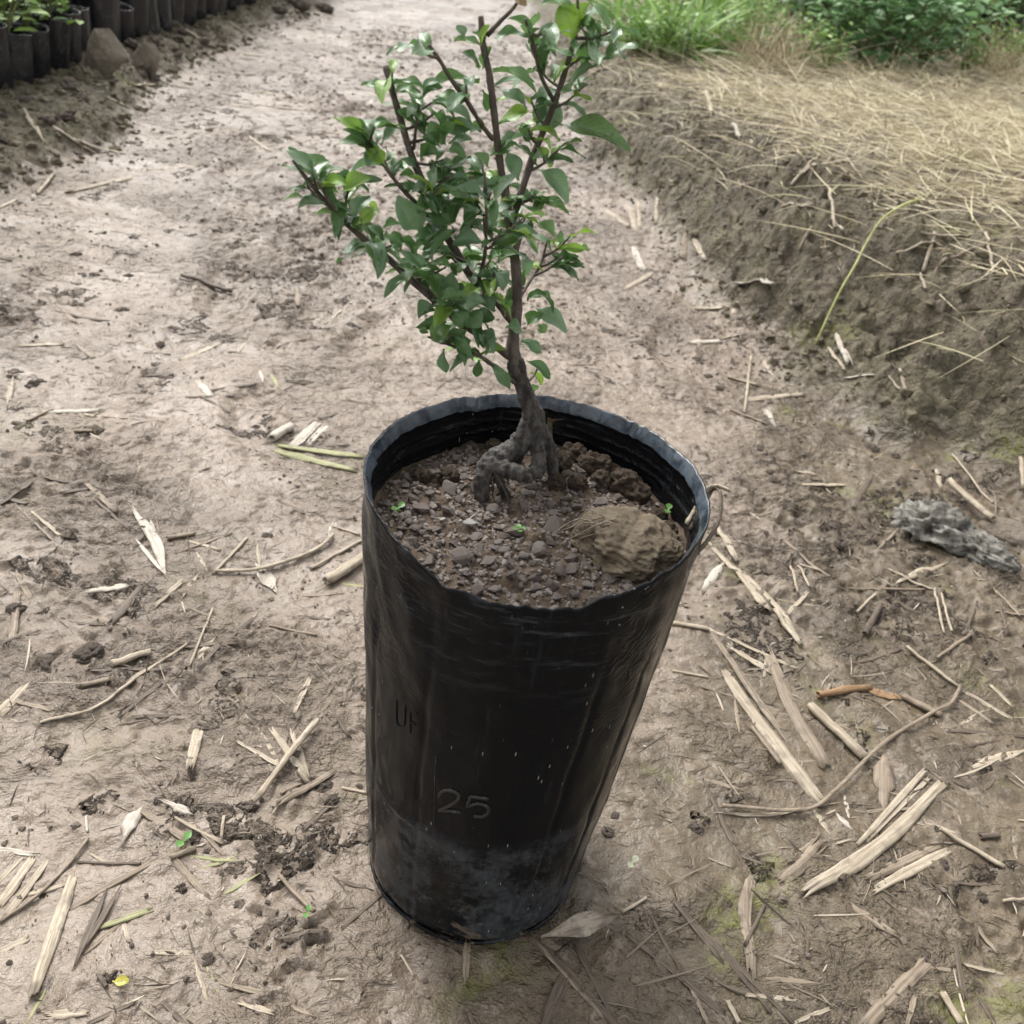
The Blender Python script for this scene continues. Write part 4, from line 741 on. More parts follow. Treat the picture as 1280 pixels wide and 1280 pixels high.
GEN = [(c8, .4063, [((0, 50, 110, 70), 16, T, 0), ((110, 65, 380, 185), 14, S, 0), ((180, 120, 300, 195), 22, S, 0), ((315, 10, 395, 120), 18, T, 0), ((720, 120, 880, 245), 13, T, 0), ((600, 715, 785, 530), 14, S, 0), ((825, 680, 1020, 800), 17, T, 0), ((100, 540, 240, 830), 22, B, 2), ((20, 920, 160, 1070, 300, 1245), 14, S, 2), ((75, 970, 370, 1280), 16, S, 2), ((830, 1190, 885, 1285), 24, T, 0), ((800, 500, 900, 550), 15, S, 2), ((105, 530, 215, 560), 20, B, 1), ((560, 925, 670, 995), 26, S, 1), ((860, 380, 1083, 400), 14, S, 2), ((930, 490, 1085, 440), 32, B, 0), ((1010, 910, 1083, 900), 10, T, 0), ((170, 1210, 205, 1280), 16, T, 0), ((380, 1275, 480, 1235), 14, S, 0), ((600, 630, 750, 615), 12, S, 1), ((0, 1110, 160, 1245), 14, S, 2), ((60, 1180, 110, 1285), 14, S, 1), ((115, 1140, 250, 1190, 380, 1225), 24, B, 2), ((0, 195, 110, 215), 9, T, 0), ((700, 860, 800, 945), 20, B, 2), ((510, 640, 550, 680), 24, B, 3), ((530, 580, 545, 650), 14, B, 3), ((440, 630, 480, 690), 24, B, 0), ((285, 1140, 450, 1155), 18, B, 1), ((870, 1040, 900, 1200), 16, S, 2), ((960, 560, 1000, 520), 14, B, 2), ((780, 1100, 880, 1120), 12, S, 1), ((690, 1040, 640, 1000), 12, B, 2), ((720, 1280, 745, 1200), 16, S, 1), ((1050, 680, 1065, 780), 14, B, 1)]),
 (c7, .328, [((115, 860, 180, 980), 28, S, 0), ((200, 1035, 290, 1140), 35, S, 0), ((60, 1090, 135, 990), 36, B, 3), ((380, 1180, 450, 1105), 18, S, 0), ((1005, 580, 1160, 760), 10, T, 0), ((770, 1015, 940, 1085), 14, S, 0), ((940, 1085, 975, 1260), 10, T, 0), ((965, 1105, 1005, 1250), 10, T, 0), ((800, 1065, 985, 990), 28, B, 0), ((415, 680, 605, 690), 16, S, 0), ((235, 365, 435, 345), 28, S, 0), ((570, 120, 605, 220), 32, S, 3), ((770, 280, 830, 355), 14, S, 0), ((810, 260, 840, 360), 20, S, 0), ((610, 280, 705, 275), 16, S, 3), ((160, 405, 300, 465), 10, T, 1), ((1260, 600, 1270, 720), 20, T, 0), ((300, 400, 320, 450), 28, S, 3), ((420, 1005, 535, 1050), 10, T, 0), ((385, 1010, 415, 1110), 10, T, 0), ((415, 1010, 460, 1085), 10, T, 0), ((1170, 1100, 1260, 1200), 10, T, 1), ((150, 280, 260, 310), 11, T, 0), ((240, 200, 215, 420), 11, T, 0), ((20, 150, 120, 140), 30, S, 3), ((120, 140, 190, 120), 10, T, 0), ((610, 1085, 900, 1090), 9, T, 1), ((640, 1180, 715, 1110), 9, T, 0), ((945, 640, 960, 695), 20, S, 0), ((545, 180, 590, 260), 18, S, 0), ((290, 220, 330, 280), 22, B, 0), ((430, 640, 480, 650), 16, S, 0)]),
 (cA, .3594, [((0, 200, 65, 130), 40, S, 0), ((420, 210, 555, 105), 14, S, 2), ((485, 215, 625, 205), 16, S, 2), ((665, 360, 690, 260), 40, S, 0), ((1025, 195, 1075, 85), 18, S, 0), ((830, 300, 995, 400), 16, S, 0), ((900, 255, 985, 400), 14, B, 0), ((950, 270, 1060, 430), 26, S, 0), ((1020, 285, 1070, 430), 24, S, 0), ((1190, 460, 1275, 480), 11, T, 0), ((1060, 600, 1170, 490), 20, S, 2), ((0, 930, 180, 790, 305, 640), 14, T, 1), ((300, 1030, 410, 940), 18, S, 1), ((430, 930, 445, 985), 17, S, 0), ((0, 675, 110, 690), 22, S, 3), ((0, 860, 110, 710), 36, S, 0), ((30, 890, 160, 720), 28, S, 0), ((0, 780, 70, 710), 20, S, 0), ((0, 1030, 90, 990), 26, S, 0), ((680, 1070, 725, 1210), 18, B, 0), ((90, 1280, 165, 1150), 14, B, 5), ((660, 695, 840, 715), 16, B, 5), ((690, 600, 780, 690), 16, S, 1), ((770, 640, 780, 565), 11, T, 0), ((540, 1010, 630, 1060), 26, B, 1), ((310, 1280, 460, 1210), 16, S, 2), ((185, 1250, 300, 1240), 32, S, 0), ((390, 30, 520, 0), 26, T, 0), ((320, 50, 590, 45), 12, S, 2), ((600, 520, 660, 550), 36, B, 3), ((775, 830, 900, 760), 18, B, 5), ((700, 740, 830, 690), 14, B, 5), ((270, 720, 490, 725), 10, T, 2), ((390, 200, 540, 120), 10, S, 2), ((720, 1080, 760, 1180), 14, B, 5), ((690, 660, 730, 640), 20, B, 3), ((300, 560, 305, 615), 9, T, 3)]),
 (cB, .3594, [((635, 140, 755, 85), 26, S, 0), ((155, 320, 330, 315), 24, S, 3), ((545, 995, 620, 925), 22, S, 0), ((525, 700, 545, 770), 14, B, 3), ((1085, 420, 1130, 375), 30, S, 3), ((1150, 770, 1165, 690), 26, B, 3), ((390, 1205, 525, 1165), 26, T, 0), ((690, 1215, 880, 1045), 14, S, 2), ((690, 1180, 735, 1120), 24, B, 0), ((740, 885, 860, 760), 11, T, 0), ((335, 940, 440, 925), 30, S, 3), ((395, 1050, 490, 930), 30, S, 2), ((40, 1110, 60, 960), 26, S, 1), ((60, 890, 105, 970), 20, S, 1), ((0, 640, 110, 560), 16, S, 2), ((695, 220, 730, 260), 30, S, 3), ((655, 270, 815, 270), 11, S, 2), ((740, 245, 885, 225), 11, S, 2), ((25, 290, 45, 195), 20, B, 0), ((520, 195, 600, 190), 16, S, 2), ((510, 115, 580, 120), 12, S, 2), ((310, 580, 400, 670), 20, S, 1), ((230, 600, 330, 570), 16, S, 2), ((115, 670, 215, 750), 14, S, 0), ((610, 810, 800, 745), 12, S, 1), ((685, 810, 720, 875), 12, B, 0), ((895, 785, 905, 860), 16, B, 0), ((1200, 920, 1280, 930), 14, S, 5), ((1080, 870, 1280, 765), 12, T, 0), ((85, 90, 210, 85), 26, S, 0), ((905, 180, 915, 220), 16, B, 3), ((945, 195, 970, 240), 16, B, 5), ((240, 1050, 360, 1060), 10, S, 2), ((440, 1270, 650, 1130), 10, T, 0), ((660, 1210, 740, 1010), 8, T, 0), ((0, 1140, 130, 1090), 12, S, 2), ((150, 545, 280, 570), 12, S, 2), ((1050, 1030, 1150, 1040), 10, S, 2), ((700, 270, 800, 330), 10, S, 2), ((1120, 340, 1170, 325), 18, S, 2), ((960, 100, 1060, 70), 10, B, 1), ((330, 620, 450, 730), 10, S, 2), ((1160, 720, 1250, 750), 9, T, 0), ((640, 960, 690, 880), 14, B, 0)]),
 (c1, .3125, [((250, 530, 380, 610), 24, S, 0), ((280, 550, 500, 615), 20, S, 0), ((90, 430, 180, 570), 22, B, 0), ((300, 765, 520, 715), 26, S, 0), ((600, 680, 780, 665), 20, S, 0), ((1050, 365, 1140, 390), 24, S, 0), ((750, 130, 840, 185), 18, S, 0), ((950, 410, 1230, 440), 14, S, 0), ((550, 415, 620, 455), 14, S, 0), ((150, 780, 215, 700), 14, T, 0), ((1000, 545, 1080, 605), 16, S, 0), ((430, 390, 510, 430), 18, S, 0), ((690, 310, 760, 330), 16, S, 0), ((720, 490, 850, 480), 14, S, 1), ((0, 830, 60, 800), 18, S, 0), ((870, 290, 1000, 300), 14, S, 0), ((960, 215, 1100, 225), 12, S, 0), ((520, 330, 640, 335), 14, S, 0), ((900, 80, 1020, 150), 16, S, 1)]),
 (cM, .3906, [((680, 310, 900, 560), 14, S, 1), ((965, 235, 1045, 185), 10, T, 0), ((835, 240, 1015, 245), 11, S, 2), ((720, 589, 785, 430), 40, S, 2), ((820, 350, 950, 589), 14, S, 2), ((75, 280, 190, 180), 14, S, 2), ((260, 370, 300, 435), 8, T, 0), ((1145, 210, 1280, 380), 20, S, 2), ((1060, 250, 1140, 400), 14, B, 2), ((0, 440, 95, 435), 12, S, 2), ((925, 265, 915, 315), 8, B, 0), ((480, 560, 490, 589), 16, S, 2)]),
 (cU, .40625, [((70, 640, 85, 710), 22, S, 0), ((95, 630, 100, 705), 16, S, 0), ((5, 655, 60, 695), 26, S, 0), ((150, 615, 145, 690), 12, S, 0), ((80, 765, 105, 830), 24, S, 3), ((50, 890, 150, 830), 16, S, 0), ((240, 720, 230, 790), 20, S, 1), ((270, 740, 300, 800), 24, S, 0), ((395, 880, 490, 895), 34, S, 3), ((400, 930, 385, 965), 20, S, 0), ((530, 650, 630, 645), 11, T, 0), ((680, 590, 690, 720), 11, T, 0), ((690, 670, 720, 725), 11, T, 0), ((810, 625, 890, 645), 20, B, 3), ((880, 600, 940, 600), 34, B, 3), ((960, 845, 975, 895), 10, T, 0), ((1000, 730, 965, 845), 12, T, 0), ((1155, 730, 1180, 850), 10, T, 0), ((930, 265, 1080, 415), 9, T, 2), ((560, 575, 595, 530), 11, T, 0), ((380, 400, 405, 430), 14, T, 3), ((300, 290, 320, 355), 14, T, 0), ((590, 560, 740, 500), 14, S, 0), ((960, 600, 1270, 625), 9, T, 0), ((1005, 840, 1170, 750), 10, T, 1), ((250, 945, 370, 945), 14, S, 0), ((960, 715, 1120, 730), 10, T, 0), ((620, 720, 580, 790), 9, T, 1), ((880, 790, 1000, 760), 9, T, 0)])]
for fn, k, rows_ in GEN:
    for a, wd, kd, tn in rows_: straw(fn(*a), wd*k, kd, tn)
for i in range(84):
    px, py = (random.uniform(0, 445), random.uniform(330, 1275)) if i % 2 else (random.uniform(880, 1280), random.uniform(560, 1275)); a = random.gauss(.5, .9); L = random.uniform(22, 75)
    straw([(px, py), (px+math.cos(a)*L, py+math.sin(a)*L*.75)], random.uniform(3, 8), random.choice((B, S, S, T)), random.choice((2, 2, 1, 1, 0)))
# broad dead leaf in front of the bag
a, b_ = on_ground(675, 1176), on_ground(772, 1149); o = add_leaf('dead_leaf', a+np.array([0, 0, .006]), b_+np.array([0, 0, .005]), .019, straw_material('leaf_bleached', (.36, .31, .25), (.22, .18, .135), .5), None, Vector((0, -.35, 1)), .35, .1, 2.2, .5, 14, 6); tag(o, 'broad bleached dead leaf lying against the front of the bag foot', 'dead leaf')
# dry strand hooked over the right side of the rim
pa = [plane_pt(862, 662, .01), plane_pt(876, 640, .02), plane_pt(890, 612, .035), plane_pt(901, 618, .02), plane_pt(899, 650, .0), plane_pt(884, 676, -.02), plane_pt(868, 694, -.03)]
q = spline(pa, 6); v, f = tube(q-q[0], [.0016]*len(q), 6, True, .2, .5); o = add('dry_strand', v, f, STRAW[2], None, True, q[0]); tag(o, 'dark dry grass strand hooked over the rim of the planter bag', 'dry grass')
pa = [plane_pt(858, 655, .012), plane_pt(872, 632, .024), plane_pt(884, 612, .034), plane_pt(898, 608, .03), plane_pt(912, 613, .02)]
q = spline(pa, 6); v, f = tube(q-q[0], [.0017]*len(q), 6, True, .2, .5); o = add('dry_strand', v, f, STRAW[0], None, True, q[0]); tag(o, 'pale straw strand caught on the rim of the planter bag', 'dry grass')
# bent green reed hanging down the bank
pp = [(1152, 250), (1125, 266), (1097, 284), (1078, 312), (1062, 343), (1042, 378), (1018, 432)]; P = [on_ground(*a)+np.array([0, -.012, .020]) for a in pp]; P[0][2] -= .015; P[-1] = on_ground(*pp[-1])
q = spline(P, 6); v, f = tube(q-q[0], [.0026-.0008*i/len(q) for i in range(len(q))], 8, True, .06); o = add('bent_reed', v, f, straw_material('reed_green', (.40, .42, .17), (.27, .30, .09), .2), None, True, q[0]); tag(o, 'long bent yellow green reed hanging down the earth bank', 'reed')

# ------------------------------------------------------------------ clods, crumbs and chaff on the ground
MC = [blob('mud_lump_shape', CRUMB, 1, .8, .5, .65, 1.7, 40+i, 4, .4) for i in range(6)]
for px, py, s in [(45, 480, .03), (60, 830, .035), (110, 815, .03), (20, 760, .02), (335, 670, .016), (200, 430, .02), (365, 385, .012), (388, 312, .016), (160, 345, .02), (380, 370, .014), (430, 300, .012), (95, 318, .022), (320, 400, .014), (405, 985, .02), (415, 1000, .014), (200, 1000, .012), (240, 970, .012), (885, 470, .02), (900, 485, .016), (950, 560, .02), (965, 590, .016), (970, 600, .018), (1040, 660, .02), (880, 640, .014), (1050, 680, .016), (760, 1040, .014), (770, 1020, .012), (870, 1035, .014), (1090, 560, .03), (1120, 570, .02), (1060, 540, .02), (930, 400, .03), (1000, 380, .025), (260, 1200, .012), (300, 1130, .012), (225, 1110, .012), (910, 1130, .010), (1180, 1080, .012), (1230, 1120, .012), (30, 880, .014), (150, 740, .014), (560, 300, .012), (300, 300, .014)]:
    p = on_ground(px, py); o = inst('mud_lump', random.choice(MC), None, Matrix.Translation((p[0], p[1], p[2]-s*.10)) @ Matrix.Rotation(random.random()*6.28, 4, 'Z') @ Matrix.Scale(s*.9, 4)); s_ = 'small dark lump of mud '+area(p); tag(o, s_, 'mud lump', s_)
n = 9000; X = rng.normal(0.1, .55, n); Y = rng.uniform(-.22, 1.9, n); k = fbm(X*3.1+8, Y*3.1, 3)+.25*sstep(-.2, .5, X) > .02; X, Y = X[k], Y[k]; k = np.hypot(X, Y) > .10; X, Y = X[k], Y[k]
X2 = rng.uniform(-1.35, .5, 7000); Y2 = 1.0+3.2*rng.random(7000)**1.3; k = fbm(X2*3+3, Y2*2.4, 3) > -.02; X2, Y2 = X2[k], Y2[k]; X = np.concatenate([X, X2]); Y = np.concatenate([Y, Y2])
o = crumbs('mud_crumbs', np.stack([X, Y, gh(X, Y)+.0008], 1), (.0014+.0062*rng.random(len(X))**4)*(1+1.1*sstep(.8, 2.2, Y)), CRUMB, 'loose mud crumbs scattered over the trodden ground'); o['category'] = 'mud'
def ribbons(name, P, D, Ln, Wd, curl, mat, label, cat, seg_=4, tint=None, droop=0.0, up=None):
    """many thin blades as one mesh. P base, D unit dir, Ln length, Wd width"""
    N = len(P); V = np.zeros((N, seg_+1, 2, 3)); side = np.cross(D, np.array([0, 0, 1.])); ln = np.linalg.norm(side, axis=1, keepdims=True); side = np.where(ln > .05, side/np.maximum(ln, 1e-6), np.array([1., 0, 0]))
    roll = rng.uniform(-.9, .9, (N, 1)); nrm = np.cross(side, D); side = side*np.cos(roll)+nrm*np.sin(roll)
    for i in range(seg_+1):
        t = i/seg_; c = P+D*(Ln*t)[:, None]+curl*(t*t)*Ln[:, None]; c[:, 2] -= droop*Ln*t*t; wv = Wd*np.minimum(1, .5+2*t)*(1-t**2.5*.95)
        V[:, i, 0] = c-side*(wv*.5)[:, None]; V[:, i, 1] = c+side*(wv*.5)[:, None]
    base = (np.arange(N)*(seg_+1)*2)[:, None]; F = np.concatenate([np.stack([base[:, 0]+2*i, base[:, 0]+2*i+1, base[:, 0]+2*i+3, base[:, 0]+2*i+2], 1) for i in range(seg_)])
    me = bpy.data.meshes.new(name); vv = V.reshape(-1, 3); me.vertices.add(len(vv)); me.vertices.foreach_set('co', vv.astype(np.float32).ravel()); me.loops.add(F.size); me.polygons.add(len(F)); me.loops.foreach_set('vertex_index', F.ravel().astype(np.int32)); me.polygons.foreach_set('loop_start', (np.arange(len(F))*4).astype(np.int32)); me.polygons.foreach_set('use_smooth', np.ones(len(F), bool)); me.update(calc_edges=True)
    at = me.attributes.new('tint', 'FLOAT', 'POINT'); tt = rng.random(N) if tint is None else tint; at.data.foreach_set('value', np.repeat(tt, (seg_+1)*2).astype(np.float32)); me.materials.append(mat)
    o = bpy.data.objects.new(name, me); C.objects.link(o)
    if label: tag(o, label, cat, None, 'stuff')
    return o
DRY = tint_material('dry_grass', [(.10, .08, .052), (.27, .215, .13), (.42, .355, .22), (.54, .475, .33), (.30, .30, .14)], .6, .15)
CHAFF = tint_material('chaff', [(.04, .03, .022), (.07, .052, .038), (.12, .092, .066), (.22, .18, .13), (.36, .31, .24)], .7)
# chaff: short fibres pressed on the mud
n = 16000; X = rng.normal(0.05, .6, n); Y = rng.uniform(-.22, 2.6, n); k = (fbm(X*2.7-3, Y*2.7+6, 3) > -.10) & (np.hypot(X, Y) > .105); X2 = rng.uniform(-1.4, .5, 6000); Y2 = .9+3.4*rng.random(6000)**1.3; X = np.concatenate([X[k], X2]); Y = np.concatenate([Y[k], Y2]); n = len(X)
a = rng.random(n)*6.283; Z = gh(X, Y); L_ = (.005+.020*rng.random(n)**2)*(1+1.6*sstep(1.0, 2.5, Y)); dx, dy = np.cos(a), np.sin(a); Z2 = gh(X+dx*L_, Y+dy*L_); D = np.stack([dx*L_, dy*L_, Z2-Z], 1); D /= np.linalg.norm(D, axis=1, keepdims=True)
cu = np.stack([rng.normal(0, .12, n), rng.normal(0, .12, n), np.zeros(n)], 1)
ribbons('straw_chaff', np.stack([X, Y, Z+.0012], 1), D, L_, (.0007+.0013*rng.random(n))*(1+1.5*sstep(1.0, 2.5, Y)), cu, CHAFF, 'fine straw chaff and fibres trodden into the mud', 'chaff', 3, rng.random(n)**1.1)
n = 3000; X = rng.normal(0.05, .6, n); Y = rng.uniform(-.22, 2.4, n); k = (fbm(X*3.3+13, Y*3.3-6, 3)+.15*sstep(.0, .5, X) > .06) & (np.hypot(X, Y) > .14); X, Y = X[k], Y[k]; n = len(X)
a = rng.normal(.3, 1.0, n); L_ = .02+.06*rng.random(n)**2; dx, dy = np.cos(a), np.sin(a); Z = gh(X, Y); Z2 = gh(X+dx*L_, Y+dy*L_); Zm = gh(X+dx*L_*.5, Y+dy*L_*.5); D = np.stack([dx*L_, dy*L_, Z2-Z], 1); D /= np.linalg.norm(D, axis=1, keepdims=True); cu = np.stack([rng.normal(0, .10, n), rng.normal(0, .10, n), np.zeros(n)], 1)
ribbons('straw_fibres', np.stack([X, Y, Z+.001+np.clip(Zm-(Z+Z2)/2, 0, .004)], 1), D, L_, .0008+.0018*rng.random(n)**2, cu, CHAFF, 'thin frayed straw fibres pressed flat into the mud', 'straw', 6, np.clip(rng.random(n)**1.3, 0, .99))
# dry grass thatch on the bank
def bank_pts(n, s0, s1, x0, x1, y0, y1, dens=None):
    X = rng.uniform(x0, x1, n); Y = rng.uniform(y0, y1, n); s, l = zones(X, Y); k = (s > s0) & (s < s1)
    if dens is not None: k &= rng.random(n) < dens(X, Y, s)
    return X[k], Y[k], s[k]
X, Y, s_ = bank_pts(170000, .13, 3.0, -.6, 3.2, .1, 5.5, lambda X, Y, s: (.15+.85*sstep(.18, .42, s))*(.12+.88*sstep(-.22, .22, fbm(X*4, Y*4, 2)+.15*sstep(.5, 1.0, X)))*np.clip(1.4-.22*np.hypot(X, Y), .25, 1)*.62)
n = len(X); a = rng.random(n)*6.283; el = np.abs(rng.normal(0, .24, n))*np.where(s_ > .4, 1.25, .6); D = np.stack([np.cos(a)*np.cos(el), np.sin(a)*np.cos(el), np.sin(el)], 1); cu = rng.normal(0, .18, (n, 3)); cu[:, 2] = -np.abs(cu[:, 2])*.9
ribbons('dry_grass', np.stack([X, Y, gh(X, Y)+.004+.012*rng.random(n)], 1), D, .03+.13*rng.random(n)**1.4, .0012+.0020*rng.random(n), cu, DRY, 'dense pale dry grass thatch lying over the top of the earth bank', 'dry grass', 4, np.clip(rng.normal(.55, .22, n), 0, .99))
# standing dry stems
X, Y, s_ = bank_pts(2600, .35, 3.0, -.3, 3.0, .3, 4.5, lambda X, Y, s: .4+.6*sstep(.7, 1.2, X)); n = len(X); a = rng.random(n)*6.283; el = rng.uniform(.35, 1.2, n); D = np.stack([np.cos(a)*np.cos(el), np.sin(a)*np.cos(el), np.sin(el)], 1); cu = rng.normal(0, .25, (n, 3)); cu[:, 2] = -np.abs(cu[:, 2])
ribbons('dry_grass_stems', np.stack([X, Y, gh(X, Y)], 1), D, .06+.16*rng.random(n), .0012+.0014*rng.random(n), cu, DRY, 'loose dry grass stems poking up from the thatch on the bank', 'dry grass', 5, np.clip(rng.normal(.6, .2, n), 0, .99))

X = rng.uniform(-.4, 1.6, 26000); Y = rng.uniform(.2, 4.0, 26000); s_, l_ = zones(X, Y); k = (s_ > -.04) & (s_ < .40) & (rng.random(26000) < .10+.35*sstep(-.2, .3, fbm(X*5, Y*5, 2))); X, Y = X[k], Y[k]
X2 = rng.uniform(-1.75, -1.05, 5000); Y2 = rng.uniform(.8, 4.2, 5000); s_, l_ = zones(X2, Y2); k = (l_ > -.04) & (l_ < .34); X = np.concatenate([X, X2[k]]); Y = np.concatenate([Y, Y2[k]])
BANKE = earth_material('bank_earth', (.075, .063, .040), (.140, .120, .078)); o = crumbs('bank_crumbs', np.stack([X, Y, gh(X, Y)+.001], 1), .005+.024*rng.random(len(X))**3.2, BANKE, 'broken earth clods crumbling down the bank and the bed slope'); o['category'] = 'earth'
# long loose straw over the thatch and hanging over the edge of the bank
X, Y, s_ = bank_pts(8000, .10, 2.2, -.4, 2.4, .3, 4.0, lambda X, Y, s: .25+.75*sstep(.2, .5, s)); n = len(X); a = rng.normal(2.6, 1.2, n); el = rng.normal(.08, .16, n); D = np.stack([np.cos(a)*np.cos(el), np.sin(a)*np.cos(el), np.sin(el)], 1); cu = rng.normal(0, .16, (n, 3)); cu[:, 2] = -np.abs(cu[:, 2])*.8
ribbons('loose_straw', np.stack([X, Y, gh(X, Y)+.010+.02*rng.random(n)], 1), D, .08+.20*rng.random(n)**1.5, .0012+.0018*rng.random(n), cu, DRY, 'long loose pale straw strewn over the thatch and the edge of the bank', 'straw', 6, np.clip(rng.normal(.68, .14, n), 0, .92))
# ------------------------------------------------------------------ grey crusted lump at the right
p = on_ground(1165, 665); cr = inst('crusted_lump', blob('crusted_lump', CRUST, .100, .085, .066, .42, 2.6, 61, 5, .7), None, Matrix.Translation((p[0], p[1], p[2]+.004)) @ Matrix.Rotation(-.35, 4, 'Z')); tag(cr, 'flaky grey white crusted lump of mud at the foot of the bank', 'mud lump')
p = on_ground(1222, 690); cr = inst('crusted_lump', blob('crusted_lump', CRUST, .095, .055, .040, .5, 3.0, 67, 5, .7), None, Matrix.Translation((p[0], p[1], p[2]+.002)) @ Matrix.Rotation(-.65, 4, 'Z')); tag(cr, 'ragged whitish crust strip in front of the smooth mauve mud slab', 'mud lump')
p = on_ground(1262, 668); cr = inst('mud_slab', blob('mud_slab', SLAB, .085, .060, .030, .12, 1.4, 71, 4, .3), None, Matrix.Translation((p[0], p[1], p[2]+.002)) @ Matrix.Rotation(-.3, 4, 'Z')); tag(cr, 'smooth mauve grey mud slab beside the crusted lump', 'mud slab')

# ------------------------------------------------------------------ nursery bags along the left bed
def bag_small(r, h, seed):
    rs = random.Random(seed); n = 28; V = []; F = []; zs = [0, .04, .2, .45, .7, .88, .97, 1.0]; c = [rs.uniform(-1, 1) for _ in range(8)]
    def rad(a, t): return r*((.86+.14*t)+.035*c[0]*math.sin(2*a+c[1]*3)+.025*math.sin(5*a+c[2]*3+t*3)+.02*math.sin(9*a+c[3]*6)*t)
    jag = [rs.uniform(-.03, .012)*h for _ in range(n)]
    for t in zs:
        for k in range(n): a = 6.283*k/n; q = rad(a, t); V.append((q*math.cos(a), q*math.sin(a), t*h+(jag[k] if t > .99 else 0)))
    for t in (1.0, .9, .78):
        for k in range(n): a = 6.283*k/n; q = rad(a, t)-.0025; V.append((q*math.cos(a), q*math.sin(a), t*h+(jag[k]+.0003 if t > .99 else 0)))
    R = len(zs)+3
    for j in range(R-1):
        for k in range(n): F.append((j*n+k, j*n+(k+1) % n, (j+1)*n+(k+1) % n, (j+1)*n+k))
    me = bpy.data.meshes.new('bag_wall'); me.from_pydata(V, [], F); me.polygons.foreach_set('use_smooth', [True]*len(F)); me.materials.append(FARBAG)
    sv = [(0, 0, .86*h)]+[((rad(6.283*k/n, .85)-.003)*math.cos(6.283*k/n), (rad(6.283*k/n, .85)-.003)*math.sin(6.283*k/n), .83*h) for k in range(n)]; ms = bpy.data.meshes.new('soil'); ms.from_pydata(sv, [], [(0, 1+k, 1+(k+1) % n) for k in range(n)]); ms.materials.append(CRUMB)
    return me, ms
def plant_mesh(name, h, spread, nstem, nleaf, lsize, mats, seed, leafw=.5):
    """leafy shrub: stems mesh and foliage mesh"""
    rs = random.Random(seed); st = []; V = []; F = []; T_ = []
    for i in range(nstem):
        a = rs.random()*6.283; sp2 = spread*rs.uniform(.2, 1); hh = h*rs.uniform(.6, 1); path = [(0, 0, 0), (math.cos(a)*sp2*.3, math.sin(a)*sp2*.3, hh*.4), (math.cos(a)*sp2*.8, math.sin(a)*sp2*.8, hh*.8), (math.cos(a)*sp2, math.sin(a)*sp2, hh)]; q = spline(path, 4)
        st.append(tube(q, [max(.0012, lsize*.07*(1-.06*k)) for k in range(len(q))], 5))
        for j in range(nleaf):
            c = q[rs.randint(2, len(q)-1)]+np.array([rs.gauss(0, 1), rs.gauss(0, 1), rs.gauss(0, .8)])*lsize*.9; L = lsize*rs.uniform(.6, 1.25); aa = rs.random()*6.283; d = Vector((math.cos(aa), math.sin(aa), rs.uniform(-.5, .6))); M = mat4(c, d, (rs.uniform(-.5, .5), rs.uniform(-.5, .5), 1)); w_ = L*leafw
            pts = [(0, 0, 0), (.35*L, .5*w_, .06*L), (.75*L, .36*w_, .02*L), (L, 0, -.10*L), (.75*L, -.36*w_, .02*L), (.35*L, -.5*w_, .06*L), (.5*L, 0, -.04*L)]
            k = len(V); V += [M @ Vector(p_) for p_ in pts]; F += [(k, k+1, k+6), (k+1, k+2, k+6), (k+2, k+3, k+6), (k+3, k+4, k+6), (k+4, k+5, k+6), (k+5, k, k+6)]; T_ += [rs.random()]*7
    v, f = merge(st); ms = bpy.data.meshes.new('stems'); ms.from_pydata([tuple(x) for x in v], [], f); ms.materials.append(mats[0])
    ml = bpy.data.meshes.new('foliage'); ml.from_pydata([tuple(x) for x in V], [], F); at = ml.attributes.new('tint', 'FLOAT', 'POINT'); at.data.foreach_set('value', T_); ml.materials.append(mats[1]); ml.polygons.foreach_set('use_smooth', [True]*len(F))
    return ms, ml
STEM = straw_material('green_stem', (.16, .18, .06), (.09, .10, .035), .3)
FOL = tint_material('bush_leaves', [(.07, .15, .06), (.14, .27, .10), (.22, .37, .17), (.32, .46, .27)], .45, .3)
FOL2 = tint_material('seedling_leaves', [(.07, .14, .03), (.12, .22, .05), (.18, .30, .07), (.26, .37, .10)], .45, .3)
BM = [bag_small(.050, .135, i) for i in range(5)]; BIG = bag_small(.080, .185, 9)
SM = [plant_mesh('seedling', .11, .06, 5, 9, .030, (STEM, FOL2), 300+i) for i in range(4)]
GRP = 'black nursery bags along the raised bed'; spots = []
y = 1.45
while y < 5.3:
    xf = float(np.interp(y, [1.4, 1.8, 2.3, 2.6, 3.0, 3.6, 4.6, 5.5], [-1.50, -1.50, -1.545, -1.57, -1.575, -1.57, -1.56, -1.6]))
    for rw in range(3):
        if 2.37 < y < 2.62 and rw < 1: continue
        spots.append((xf-.105*rw-random.uniform(0, .015), y+.05*(rw % 2)+random.uniform(-.01, .01), rw))
    y += .102
